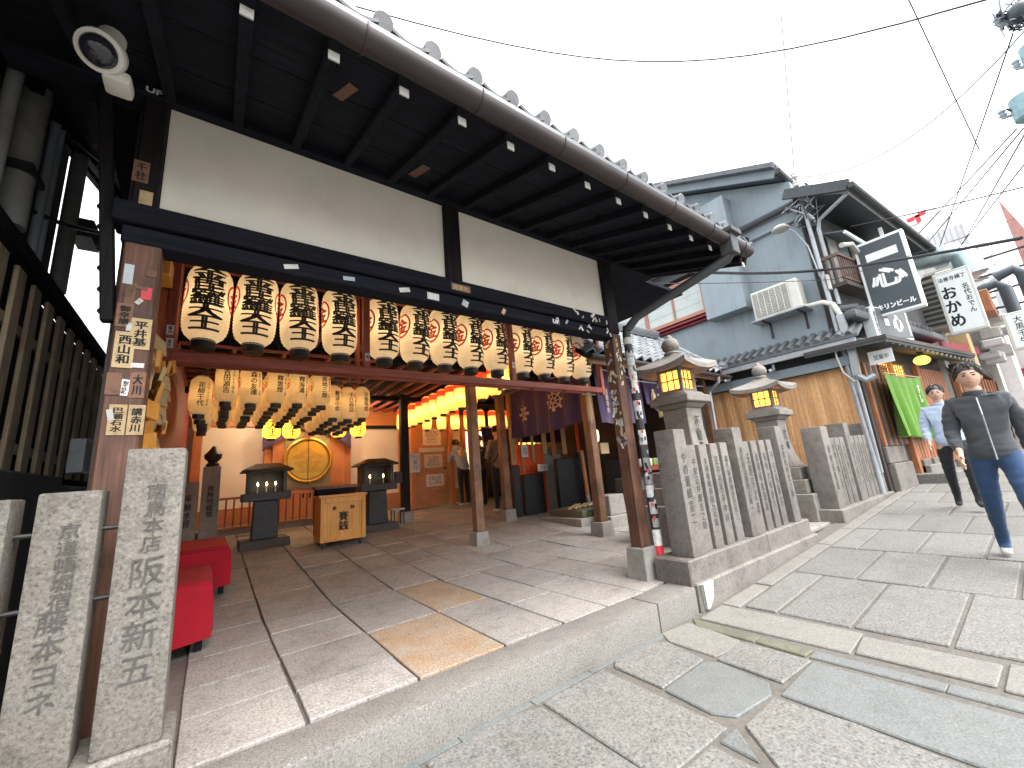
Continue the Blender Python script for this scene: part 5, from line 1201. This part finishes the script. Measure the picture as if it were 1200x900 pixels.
L("法善寺横丁", .72, 4.44, w=.42, h=.10, bold=.02); L("おかめ", .82, 3.80, vertical=True, w=.22, h=.92, bold=.03); L("名代おでん", .56, 3.92, vertical=True, w=.10, h=.66, bold=.02)
t, f = sign_box("white_sign", "white board sign with a thin column of black characters at the photo's right edge", 14.0, -.22, .26, 2.72, 3.56, .10, 'sign_white', 'ac_white')
letters("sign_lettering", "大黒千牛", f, Vector((13.992, .06, 3.15))-org(t), -PI/2, 'ink', vertical=True, w=.12, h=.62, bold=.01)
curtain("curtain", "green split shop curtain with white hiragana at the timber doorway", (9.90, 1.72), (11.75, 1.52), 2.24, 1.08, 1.0, 'green_cloth', folds=5, txt=("すし", .70, .28, .12, .34, 'sign_ink_white'), amp=.085)
t = thing("small_notice", "small white tilted notice hanging from the canopy beside the transom", "notice", (9.5, 1.5, 2.45)); MB().box(9.42, 9.44, 1.45, 1.78, 2.36, 2.60).build("card", "sign_white", t); letters("card_text", "営業中", t, Vector((9.414, 1.61, 2.48))-org(t), -PI/2, 'ink', w=.2, h=.09)
t = thing("yellow_lamp", "lit yellow globe lamp under the canopy beyond the green curtain", "lamp", (11.5, 1.38, 2.56)); MB().ball((11.5, 1.38, 2.56), .13, 8, (1, 1, .7)).build("globe", "yellow_lamp", t, smooth=True); MB().cyl((11.5, 1.38, 2.64), (11.5, 1.38, 2.74), .05).build("lamp_base", "metal_dark", t)

# ================================================================ buildings further along the street
b1 = thing("cream_building", "cluttered pale building with pipes, grilles and a maroon awning beyond the corner eatery", "building", (15, 2, 0))
B1 = lambda m, n, mt, **k: m.build(n, mt, b1, **k)
B1(MB().box(14.3, 18.5, 1.35, 6, 0, 5.2), "wall", "cream_wall")
B1(MB().box(14.25, 15.0, .95, 1.6, 3.6, 4.9), "grey_plant_box", "ac_dark", bevel=.02)
for k in range(9): B1(MB().box(14.20, 14.25, 1.0, 1.55, 3.7+k*.13, 3.76+k*.13), "louvre", "metal_dark")
B1(MB().add([(13.0, 1.25, 3.0), (16.2, .95, 3.2), (16.2, 1.45, 3.5), (13.0, 1.55, 3.25)], [(0, 1, 2, 3)]), "awning", "maroon", solid=.06)
B1(MB().beam((13.0, 1.2, 2.98), (16.4, .88, 3.18), .05, .22), "awning_edge", "maroon")
for k in range(7): B1(MB().box(14.6+k*.38, 14.72+k*.38, 1.24, 1.34, 3.2, 4.0+.3*(k % 3)), "wall_pipe", "pvc_grey", bevel=.02)
B1(MB().tube([(14.4, 1.9, 5.55), (14.4, .75, 5.45)], .26, 14), "duct", "duct", smooth=True); B1(MB().tube([(14.4, .78, 5.45), (14.42, .52, 5.3), (14.45, .45, 4.75)], .27, 14), "duct_bend", "duct", smooth=True)
B1(MB().box(14.3, 15.2, .55, 1.3, 4.35, 5.0), "brown_box", "shop_wood_dark", bevel=.03); B1(MB().box(15.6, 16.6, .35, .9, 4.0, 4.6), "wooden_bay", "shop_wood", bevel=.02)
B1(MB().box(15.2, 15.9, .9, 1.34, 2.6, 3.6), "timber_cladding", "bamboo", bevel=.02)
b2 = thing("tiled_building", "narrow pale building of stacked blocks and bent pipes right of the lightbox sign", "building", (18, 1, 0))
B2 = lambda m, n, mt, **k: m.build(n, mt, b2, **k)
B2(MB().box(18.6, 24, .75, 5, 0, 7.0), "wall", "cream_wall")
random.seed(9)
for k in range(26):
    x = random.uniform(16.4, 18.5); y = random.uniform(.25, .9); z = 2.9+k*.125
    B2(MB().box(x, x+random.uniform(.3, .8), y, y+.4, z, z+random.uniform(.12, .3)), "wall_block", random.choice(['tower_white', 'metal_grey', 'cream_wall', 'ac_white']), bevel=.03)
for k in range(2): B2(MB().tube([(17-k, .55-.38*k, 4.9), (17-k, .2-.35*k, 5.0), (17-k, .08-.35*k, 4.8), (17-k, .05-.33*k, 3.2)], .13, 10), "bent_pipe", "sign_dark", smooth=True)
for k in range(7): B2(MB().box(18.52, 18.6, .1, 1.6, 4.6+k*.32, 4.66+k*.32), "ledge", "pvc_grey")
b3 = thing("grey_gable_building", "grey metal-clad building with a slanted roof behind the silver duct", "building", (22, 2, 0))
m = MB(); q = [(.45, 0), (2.1, 0), (2.1, 8.0), (.95, 8.95), (.45, 8.0)]; n = 5
m.v = [(20, y, z) for y, z in q]+[(27, y, z) for y, z in q]; m.f = [tuple(range(n)), tuple(range(2*n-1, n-1, -1))]+[(i, (i+1) % n, n+(i+1) % n, n+i) for i in range(n)]
m.build("wall", "tower_white", b3)
for k in range(12): MB().box(19.97, 20.0, .5+k*.135, .52+k*.135, 6, 8.0).build("cladding_rib", "metal_grey", b3)
b4 = thing("white_tower_block", "white rooftop block with a red emblem far behind the grey gable", "building", (30, 2, 0))
MB().box(28, 33, 1.25, 2.75, 0, 12.3).build("wall", "sign_white", b4)
for k in range(8): MB().box(27.95, 28, 1.25, 2.75, 10.9+k*.03 if k == 0 else 10.2+k*.2, 10.93 if k == 0 else 10.22+k*.2).build("rail_bar", "metal_grey", b4)
e = MB()
for (y, z, w, h) in ((2.0, 12.0, .7, .10), (1.95, 11.85, .16, .45), (1.75, 12.12, .3, .1), (2.2, 11.9, .25, .1)): e.box(27.97, 27.99, y-w/2, y+w/2, z-h/2, z+h/2)
e.build("red_emblem", "sticker_red", b4)
b5 = thing("red_spire", "faded red tapering spire rising above the right-hand roofs", "spire", (18, -.2, 4))
MB().frustum((18.2, -.35), .5, .42, 3.2, .5, .42, 4.2).build("base", "red_tower", b5); m = MB(); m.add([(17.7, -1.1, 4.2), (18.7, -1.1, 4.2), (18.7, -.38, 4.2), (17.7, -.38, 4.2), (18, -.36, 7.65)], [(0, 1, 4), (1, 2, 4), (2, 3, 4), (3, 0, 4), (3, 2, 1, 0)]); m.build("spire_body", "red_tower", b5)
for k in range(4): MB().box(17.6, 17.65, -.8, .5, 4.4+.5*k, 4.45+.5*k).build("scaffold_bar", "metal_dark", b5)
MB().box(17.9, 18.0, .12, .30, 4.3, 6.5).build("white_fin", "sign_white", b5)
b6 = thing("end_building", "dim grey-brown shopfronts closing the far end of the street", "building", (26, -2, 0))
MB().box(25, 30, -7, .9, .3, 5.0).build("wall", "cream_wall", b6)
for k in range(5): MB().box(24.94, 25, .4-1.3*k-.9, .4-1.3*k, .9, 2.8).build("shopfront", "shop_wood_dark" if k % 2 else "shop_wood", b6, bevel=.02)
MB().box(24.5, 25, -7, .9, 3.0, 3.3).build("shop_awning", "maroon", b6)
b7 = thing("timber_shopfront", "orange-brown timber shopfront between the corner eatery and the far shops", "shop", (17, 1, 0))
for k in range(16): MB().box(14.28+k*.36, 14.52+k*.36, 1.22-.03*k, 1.34-.02*k, .4, 2.5).build("timber_panel", "shop_wood", b7, bevel=.01)
MB().box(14.2, 20, .9, 1.3, 2.55, 2.7).build("timber_lintel", "shop_wood_dark", b7)

# ================================================================ left neighbour: slatted wall, pipes, bright alley wall
lb = thing("slatted_house", "dark house at the left edge with weathered vertical slats over a stone footing", "house", (-1.1, 4, 0))
B = lambda m, n, mt, **k: m.build(n, mt, lb, **k)
B(MB().box(-3.2, -1.02, 1.4, 3.98, -.3, 6.2), "wall", "concrete_dark"); B(MB().box(-1.3, -1.02, 3.981, 6.8, -.3, 2.36), "low_wall", "concrete_dark")
B(MB().box(-1.019, -.86, 1.5, 4.35, -.3, 1.24), "stone_footing", "dark_stone", bevel=.015); B(MB().box(-1.019, -.87, 4.36, 6.8, -.3, 1.19), "stone_footing", "dark_stone", bevel=.015)
for k in range(24): B(MB().box(-.955, -.932, 1.6+k*.27, 1.6+k*.27+.125, 1.25, 2.36), "slat", "lattice", bevel=.004)
for z in (1.36, 2.02): B(MB().box(-.975, -.957, 1.5, 6.8, z, z+.06), "slat_rail", "lattice")
B(MB().box(-.99, -.88, 1.5, 6.9, 2.36, 2.44), "top_rail", "dark_wood_y", bevel=.006); B(MB().box(-1.019, -.99, 1.5, 6.8, 1.24, 2.36), "dark_gap", "void")
for (y, r, mt, z0) in ((2.95, .062, 'pvc_grey', 2.45), (3.28, .022, 'pvc_blue', 2.45), (3.37, .022, 'pvc_blue', 2.45), (3.80, .045, 'pvc_grey', 2.45), (2.7, .03, 'pvc_grey', 2.45), ):
    B(MB().cyl((-.92, y, z0), (-.92, y, 6), r, n=12), "wall_pipe", mt, smooth=True)
for z in (2.75, 3.4): B(MB().box(-1.0, -.85, 2.85, 3.05, z, z+.035), "pipe_clamp", "metal_dark")
B(MB().tube([(-.9, 3.5, 3.45), (-.8, 3.75, 3.5), (-.72, 3.95, 3.3), (-.74, 3.9, 3.0), (-.85, 3.5, 2.8), (-.95, 3.2, 2.7)], .014, 7), "loose_cable", "wire", smooth=True)
B(MB().tube([(-.8, 3.9, 3.45), (-.6, 4.6, 3.0), (-.5, 5.2, 2.6)], .007, 5), "loose_cable", "wire")
B(MB().box(-.98, -.86, 4.1, 4.35, 3.05, 3.2), "meter_box", "metal_dark")
aw = thing("alley_wall", "bright white sheeted wall at the end of the narrow alley on the left", "wall", (-1, 7, 3))
for k in range(9): MB().box(-1.75+k*.135, -1.62+k*.135, 7.25+.004*(k % 2), 7.30, 2.0, 7.5).build("sheet_panel", "white_wall", aw)
box = thing("meter_box", "small grey metal box on the slatted wall beside the left front post", "box", (-.6, 2.9, 1.3)); MB().box(-.90, -.80, 4.55, 4.75, 1.28, 1.55).build("casing", "metal_grey", box, bevel=.006); MB().box(-.799, -.795, 4.57, 4.73, 1.30, 1.53).build("lid", "pvc_grey", box)

# ================================================================ street furniture: pole, lamp, wires, security camera
up_ = thing("utility_pole", "slim grey utility pole at the corner of the blue-grey house topped with cable clutter", "utility pole", (9.25, 2.03, .2))
MB().cyl((9.25, 2.05, .15), (9.28, 2.08, 6.55), .05, .035, 10).build("pole", "metal_grey", up_, smooth=True)
MB().box(9.2, 9.3, 1.98, 2.02, 3.9, 4.2).build("junction_box", "ac_white", up_, bevel=.006)
random.seed(4)
for k in range(14):
    z = random.uniform(5.4, 6.3); m = MB().tube([(9.27, 2.08, z)]+[(9.27+random.uniform(-.2, .25), 2.08+random.uniform(-.3, .35), z+random.uniform(-.3, .25)) for _ in range(4)], .012, 5); m.build("cable_loop", random.choice(['wire', 'metal_grey', 'pvc_blue']), up_, smooth=True)
for z in (6.2, 6.4): MB().lathe([(.03, 0), (.05, .03), (.03, .06), (.05, .09), (.02, .12)], 8, (9.22, 2.1, z)).build("insulator", "ac_white", up_, smooth=True)
sl_ = thing("street_lamp", "round white street lamp on a thin curved arm against the blue-grey wall", "lamp", (9.25, 2.3, 5))
MB().tube([(9.24, 2.10, 4.2), (9.22, 2.16, 4.9), (9.2, 2.3, 5.3), (9.15, 2.42, 5.42)], .014, 7).build("arm", "metal_grey", sl_, smooth=True)
MB().lathe([(.02, .10), (.10, .08), (.16, .02), (.15, -.01), (.02, -.02)], 16, (9.12, 2.5, 5.42)).build("lamp_head", "cream_wall", sl_, smooth=True)
def wire(label, pts, r, sag=0.0, mat='wire', curved=False):
    P_ = []
    if len(pts) == 3 and curved:
        a, b, c = (Vector(p) for p in pts); u0 = (b-a).length/((b-a).length+(c-b).length); q = (b-a*(1-u0)**2-c*u0**2)/(2*u0*(1-u0))
        pts = [a*(1-k/14)**2+q*2*(k/14)*(1-k/14)+c*(k/14)**2 for k in range(15)]
    for a, b in zip(pts, pts[1:]):
        a, b = Vector(a), Vector(b)
        for k in range(10): u = k/10; q = a*(1-u)+b*u; q.z -= sag*4*u*(1-u); P_.append(q)
    P_.append(Vector(pts[-1])); meta(MB().tube(P_, r, 6).build("overhead_wire", mat, smooth=True), label, "wire", "overhead wires above the street")
wire("thick black cable sagging from the hall's corner past the blue wall to the right", [(4.4, 2.7, 3.42), (9.2, 2.02, 4.30), (6.6, -.18, 2.94)], .02, .0, curved=True)
wire("second black cable twisted along the thick one before the blue wall", [(4.4, 2.7, 3.44), (9.2, 2.02, 4.32)], .014, .06)
wire("long thin wire crossing the sky in a shallow sag above the hall roof", [(1.5, 5.5, 9.0), (7.0, 2.6, 8.45), (7.0, -.62, 5.95)], .012, .0, curved=True)
wire("thin wire rising straight from the utility pole to the top edge", [(9.27, 2.08, 6.5), (8.8, 1.5, 9.7)], .008)
wire("thin wire curving from the utility pole up to the right edge", [(9.27, 2.08, 6.45), (8, .35, 5.35), (7.0, -.75, 5.35)], .008, .0, curved=True)
wire("thin slanting wire falling across the white sky right of centre", [(7.0, -.06, 6.65), (9.5, -.2, 5.4)], .007)
for i, (a, b) in enumerate((((8, -.5, 4.75), (14.4, 1.2, 6.1)), ((8, -.55, 4.72), (14.4, .95, 5.9)), ((8, -.62, 4.75), (14.3, .45, 5.5)), ((8, -.75, 6.0), (14.2, .8, 5.6)), ((8, -.78, 4.6), (14.4, .6, 5.4)))):
    wire(f"thin wire fanning from the transformer to the far roofs, {ORD[i]} from the top", [a, b], .009)
wire("thin horizontal wire from the upper balcony to the right edge", [(9.4, 1.5, 5.0), (7.2, -.34, 3.68)], .008, .02)
wire("faint low wire past the hanging sign", [(4.6, 2.75, 3.3), (9.2, 1.9, 4.05), (9.5, -.2, 4.1)], .006, .02)
tf = thing("pole_transformer", "teal pole-top transformer and insulators cut by the photo's right edge", "transformer", (8, -.85, 5))
MB().cyl((8.1, -.86, -.1), (8.1, -.98, 6.8), .09, n=10).build("pole", "pvc_grey", tf, smooth=True)
for z, y in ((4.95, -.64), (5.55, -.86)): MB().cyl((7.95, y, z-.16), (7.95, y, z+.16), .14, n=14).build("can", "transformer", tf, smooth=True, bevel=.02)
random.seed(13)
for z in (4.95, 5.5, 6.2):
    MB().tube([(8.0, -.9, z-.1), (7.95, -.42 if z < 5.2 else -.66, z+.0)], .02, 6).build("cross_arm", "metal_grey", tf)
    MB().lathe([(.02, 0), (.04, .03), (.02, .05), (.04, .08), (.02, .12)], 8, (7.95, -.44 if z < 5.2 else -.68, z)).build("insulator", "pvc_blue", tf, smooth=True)
for k in range(22):
    z = random.choice([4.85, 6.1, 6.2, 6.3]); c = Vector((7.95, -.78 if z > 5.5 else -.6, z))
    MB().tube([c+Vector((random.uniform(-.1, .1), random.uniform(-.16, .12), random.uniform(-.18, .18))) for _ in range(4)], .010, 5).build("cable_loop", random.choice(['wire', 'pvc_blue', 'sign_dark']), tf, smooth=True)
MB().ball((7.95, -.86, 6.2), .13, 8).build("coil", "sign_dark", tf, smooth=True)

cc = thing("security_camera", "white dome security camera with a dark lens under the front eave", "camera", (-.46, 1.95, 2.78))
M = Matrix.Translation((-.455, 1.90, 2.755)) @ Matrix.Rotation(-.10, 4, 'Z') @ Matrix.Rotation(-.80, 4, 'X') @ Matrix.Scale(.82, 4)
def cm(name, mb, mt, **k):
    q = MB(); q.v = [tuple(M @ Vector(p)) for p in mb.v]; q.f = mb.f; return q.build(name, mt, cc, **k)
cm("camera_housing", MB().lathe([(.062, .075), (.088, .06), (.093, .0), (.085, -.02)], 28), "cctv_white", smooth=True, bevel=.004)
cm("lens_dome", MB().lathe([(.070, -.021), (.066, -.045), (.05, -.066), (.028, -.078), (.001, -.082)], 28, caps=False), "cctv_dome", smooth=True)
cm("trim_ring", MB().lathe([(.086, -.018), (.088, -.026), (.070, -.030), (.066, -.022)], 28, caps=False), "cctv_white", smooth=True)
MB().box(-.455, -.365, 1.93, 2.03, 2.675, 2.735).build("mount_base", "cctv_white", cc, bevel=.02, smooth=True, seg=2)
MB().cyl((-.45, 1.95, 2.78), (-.45, 1.99, 2.93), .045, n=14).build("mount_arm", "cctv_white", cc, smooth=True)

# ================================================================ people
def skin_mesh(name, pts, edges, root, mat, lev=2, folds=0):
    """pts: {key: (x, y, z, rx, ry)}"""
    keys = list(pts); bm = bmesh.new(); ly = bm.verts.layers.skin.verify(); V = {k: bm.verts.new(pts[k][:3]) for k in keys}
    for a, b in edges: bm.edges.new((V[a], V[b]))
    for k in keys:
        r = pts[k]; V[k][ly].radius = (r[3], r[4] if len(r) > 4 else r[3]); V[k][ly].use_root = (k == root)
    me = bpy.data.meshes.new(name); bm.to_mesh(me); bm.free()
    o = bpy.data.objects.new("tmp", me); COL.objects.link(o); o.modifiers.new("s", 'SKIN'); m2 = o.modifiers.new("d", 'SUBSURF'); m2.levels = lev; m2.render_levels = lev
    dg = bpy.context.evaluated_depsgraph_get(); dg.update(); out = bpy.data.meshes.new_from_object(o.evaluated_get(dg)); out.name = name
    bpy.data.objects.remove(o); bpy.data.meshes.remove(me)
    from mathutils import noise
    for v in out.vertices:      # cloth folds
        if folds and (folds != .0061 or (.1 < v.co.z < .84 and abs(v.co.x) < .19)):
            p = v.co; q = noise.noise(Vector((p.x*9, p.y*9, p.z*22)))+.5*noise.noise(Vector((p.x*30, p.y*30, p.z*40)))
            v.co = p+v.normal*q*folds
    out.polygons.foreach_set("use_smooth", [True]*len(out.polygons)); out.materials.clear(); out.materials.append(MT[mat]); return out

def figure(label, loc, rotz, J, tops, legs, shoes, hair='hair', hood=False, bag=None, scale=1.0, face=False):
    t = thing("person", label, "person", loc, None, rotz); t.scale = (scale,)*3
    D = dict(pelvis=(0, 0, .93, .135, .105), waist=(0, .0, 1.08, .125, .095), chest=(0, .01, 1.27, .15, .10), collar=(0, .01, 1.405, .085, .07), neck=(0, 0, 1.47, .055, .055), skull=(0, -.012, 1.53, .06, .068))
    for s, q in ((-1, 'R'), (1, 'L')):
        D.update({'sh'+q: (s*.165, .01, 1.375, .058, .058), 'el'+q: (s*.225, .03, 1.11, .043, .043), 'wr'+q: (s*.225, -.06, .885, .027, .022), 'pa'+q: (s*.222, -.075, .81, .036, .017),
                  'hi'+q: (s*.088, 0, .87, .092, .092), 'kn'+q: (s*.095, -.015, .49, .06, .062), 'an'+q: (s*.095, .02, .085, .04, .042), 'he'+q: (s*.095, .045, .035, .036, .03), 'to'+q: (s*.105, -.13, .03, .04, .026)})
    D.update(J)
    for q in 'RL':
        w, p = Vector(D['wr'+q][:3]), Vector(D['pa'+q][:3]); d = (p-w).normalized(); s = 1 if q == 'L' else -1
        side = Vector((0, 1, 0)) if abs(d.y) < .8 else Vector((1, 0, 0)); side = (side-d*side.dot(d)).normalized(); nrm = d.cross(side)*s
        for i, (o, ln) in enumerate(((-.027, .068), (-.009, .078), (.009, .072), (.026, .056))):
            b = p+side*o+d*.03; k1, k2 = b+d*ln*.5-nrm*.006, b+d*ln*.93-nrm*.024
            D[f'f{q}{i}a'] = (*b, .0095, .0095); D[f'f{q}{i}b'] = (*k1, .0085, .0085); D[f'f{q}{i}c'] = (*k2, .007, .007)
        b = p-side*.035-d*.012; D[f't{q}a'] = (*b, .011, .011); D[f't{q}b'] = (*(b-side*.02+d*.03-nrm*.008), .0095, .0095); D[f't{q}c'] = (*(b-side*.022+d*.055-nrm*.016), .008, .008)
    E = [('pelvis', 'waist'), ('waist', 'chest'), ('chest', 'collar'), ('collar', 'neck'), ('neck', 'skull')]
    for q in 'RL':
        E += [('chest', 'sh'+q), ('sh'+q, 'el'+q), ('el'+q, 'wr'+q), ('wr'+q, 'pa'+q), ('pelvis', 'hi'+q), ('hi'+q, 'kn'+q), ('kn'+q, 'an'+q), ('an'+q, 'he'+q), ('an'+q, 'to'+q)]
        E += [('pa'+q, f't{q}a'), (f't{q}a', f't{q}b'), (f't{q}b', f't{q}c')]
        for i in range(4): E += [('pa'+q, f'f{q}{i}a'), (f'f{q}{i}a', f'f{q}{i}b'), (f'f{q}{i}b', f'f{q}{i}c')]
    me = skin_mesh("body", D, E, 'pelvis', 'skin', 3 if face else 2, .0061); me.materials.append(MT[legs]); me.materials.append(MT[shoes])
    # shaped head joined on: skull, jaw, nose, ears, lips, eyes
    hc = Vector(D['skull'][:3])+Vector((0, -.008, .07)); bm = bmesh.new(); bm.from_mesh(me)
    S = bmesh.ops.create_uvsphere(bm, u_segments=20, v_segments=14, radius=1)['verts']
    for v in S:
        x, y, z = v.co; w = 1-.28*max(0, -z)**1.5
        px, py, pz = x*.074*w, y*.094*(1-.12*max(0, -z)), z*.117
        if y < -.2 and z < .2: py -= .010*max(0, 1-abs(x)*2)*max(0, 1-abs(z+.62)*3)
        if y < 0: py -= .020*math.exp(-(x/.16)**2-((z+.12)/.20)**2); py += .012*math.exp(-((abs(x)-.42)/.2)**2-((z-.04)/.12)**2)
        v.co = hc+Vector((px, py, pz))
    for s in (-1, 1):
        e_ = bmesh.ops.create_uvsphere(bm, u_segments=8, v_segments=6, radius=1)['verts']
        for v in e_: v.co = hc+Vector((s*.074+v.co.x*.009, .008+v.co.y*.018, -.012+v.co.z*.03))
    bm.to_mesh(me); bm.free(); me.polygons.foreach_set("use_smooth", [True]*len(me.polygons))
    hz = D['pelvis'][2]+.06
    arm = [Vector(D[k+q][:3]) for q in 'RL' for k in ('wr', 'pa')]
    for p in me.polygons:
        c = p.center
        if c.z < .085 and abs(c.x) < .35: p.material_index = 2
        elif c.z < hz and min((c-a).length for a in arm) > .15: p.material_index = 1
    b = bpy.data.objects.new("body", me); COL.objects.link(b); b.parent = t
    D_ = D
    top = {k: (*v[:3], (v[3]+.011), ((v[4] if len(v) > 4 else v[3])+.014)) for k, v in D.items() if k in ('waist', 'chest', 'collar', 'shR', 'shL', 'elR', 'elL')}
    p0 = D['pelvis']; top['hem'] = (p0[0], p0[1], p0[2]-.10, .178, .150); top['mid'] = (p0[0], p0[1], p0[2]+.04, .172, .145)
    top['nk'] = (*(Vector(D['neck'][:3])*.6+Vector(D['collar'][:3])*.4), .062, .062)
    for q in 'RL': e, w = Vector(D['el'+q][:3]), Vector(D['wr'+q][:3]); top['cu'+q] = (*(e*.08+w*.92), .042, .040)
    TE = [('hem', 'mid'), ('mid', 'waist'), ('waist', 'chest'), ('chest', 'collar'), ('collar', 'nk')]+[e for q in 'RL' for e in (('chest', 'sh'+q), ('sh'+q, 'el'+q), ('el'+q, 'cu'+q))]
    j = bpy.data.objects.new("jacket", skin_mesh("jacket", top, TE, 'hem', tops, 3, .011)); COL.objects.link(j); j.parent = t
    def shell(u, v):
        a = 2*PI*u; ph = v*PI*.56; front = max(0, -math.sin(a)); ph *= 1-.33*front+.03*math.sin(a*7)*front
        return (hc.x+.081*math.sin(ph)*math.cos(a), hc.y+.012+.100*math.sin(ph)*math.sin(a), hc.z+.012+.118*math.cos(ph))
    MB().sheet(shell, 24, 10).build("hair", hair, t, world=False, solid=.006, smooth=True)
    for k in range(46):      # loose locks round the rim and over the crown
        u = random.random(); v0 = random.uniform(.55, .98); a, b_, c_ = (Vector(shell(u, q)) for q in (v0-.45, v0-.12, v0))
        o = (c_-hc).normalized()*.007; MB().tube([a+o*.3, b_+o*1.4, c_+o+Vector((0, 0, -.022))+Vector((random.uniform(-.012, .012), 0, 0))], [.012, .013, .003], 5).build("hair_lock", hair, t, world=False, smooth=True)
    if face:
        MB().tube([(0, -.155, .86), (0, -.142, 1.05), (0, -.155, 1.25), (0, -.10, 1.40)], .006, 5).build("zip", "metal_grey" if tops == 'jacket_grey' else tops, t, world=False)
        MB().lathe([(.070, -.03), (.078, .0), (.074, .022), (.064, .02)], 16, (D['neck'][0], D['neck'][1]+.004, 1.445)).build("collar", tops, t, world=False, smooth=True)
        for s in (-1, 1):
            MB().ball((hc.x+s*.031, hc.y-.083, hc.z+.006), .0085, 6, (1.3, .5, .7)).build("eye", "ink", t, world=False, smooth=True)
            MB().box(hc.x+s*.031-.017, hc.x+s*.031+.017, hc.y-.092, hc.y-.085, hc.z+.024, hc.z+.030).build("eyebrow", "hair", t, world=False)
        MB().ball((hc.x, hc.y-.089, hc.z-.055), .02, 6, (1, .3, .28)).build("lips", "sticker_red", t, world=False, smooth=True).data.materials[0] = MT['lip']
    if hood: MB().lathe([(.06, -.07), (.115, -.05), (.135, .0), (.115, .05), (.07, .07)], 20, (hc.x, hc.y+.06, hc.z-.115)).build("hood", tops, t, world=False, smooth=True)
    if bag: MB().tube([(-.15, -.10, 1.42), (-.10, .125, 1.36), (.05, .135, 1.15), (.16, .10, .98), (.17, -.02, .95)], .014, 6).build("bag_strap", "ink", t, world=False, smooth=True)
    return t
MT['lip'] = plain("lips", (.40, .16, .13), .5)
bend = dict(waist=(0, -.03, 1.06, .135, .105), chest=(0, -.12, 1.22, .15, .11), collar=(0, -.19, 1.33, .085, .075), neck=(0, -.23, 1.385, .055, .055), skull=(0, -.27, 1.43, .06, .066),
            shR=(-.165, -.17, 1.30, .06, .06), shL=(.165, -.17, 1.30, .06, .06), elR=(-.23, -.26, 1.08, .045, .045), elL=(.23, -.26, 1.08, .045, .045), wrR=(-.10, -.42, 1.12, .027, .022), wrL=(.10, -.42, 1.12, .027, .022), paR=(-.06, -.46, 1.17, .034, .017), paL=(.06, -.46, 1.17, .034, .017))
figure("person seen from behind bowing at the counter in a blue-grey hooded jacket and dark trousers", (4.93, 8.75, zf(8.75)), PI+.15, bend, 'jacket_blue', 'trouser_black', 'shoe', hood=True, scale=.99)
pray = dict(wrR=(-.10, -.26, 1.12, .027, .022), wrL=(.10, -.26, 1.12, .027, .022), elR=(-.24, -.02, 1.10, .045, .045), elL=(.24, -.02, 1.10, .045, .045), paR=(-.05, -.32, 1.16, .034, .017), paL=(.05, -.32, 1.16, .034, .017))
figure("tall person seen from behind in a brown jacket with a shoulder strap and black trousers", (4.98, 7.3, zf(7.3)), PI-.1, pray, 'jacket_brown', 'trouser_black', 'shoe', bag=True, scale=1.06)
figure("person in dark clothes half hidden behind the tall one at the lit counter", (5.25, 8.5, zf(8.5)), PI, pray, 'jacket_grey', 'trouser_black', 'shoe_dark', scale=.97)
stride = dict(hiL=(.088, -.02, .87, .092, .092), knL=(.10, -.20, .50, .062, .064), anL=(.10, -.26, .10, .042, .044), heL=(.10, -.235, .045, .036, .03), toL=(.11, -.42, .075, .04, .026),
              hiR=(-.088, .02, .87, .092, .092), knR=(-.10, .05, .48, .062, .064), anR=(-.10, .30, .13, .042, .044), heR=(-.10, .33, .085, .036, .03), toR=(-.11, .17, .03, .04, .026),
              elR=(-.215, .0, 1.11, .045, .045), wrR=(-.20, -.18, .93, .027, .022), paR=(-.21, -.26, .87, .036, .017), elL=(.215, .10, 1.12, .045, .045), wrL=(.215, .11, .88, .027, .022), paL=(.235, .11, .81, .036, .017))
figure("person striding down the street in a dark grey jacket and blue jeans, nearest the camera", (5.45, .40, zs(5.5)), -PI/2+.12, stride, 'jacket_grey', 'denim', 'shoe', face=True, scale=.985)
stride2 = {k: (v[0], v[1]*.7, *v[2:]) for k, v in stride.items()}
figure("person in a pale blue shirt and dark trousers walking behind the one in jeans", (8.0, .93, zs(8)), -PI/2+.1, stride2, 'shirt_blue', 'trouser_black', 'shoe_dark', face=True, scale=.96)
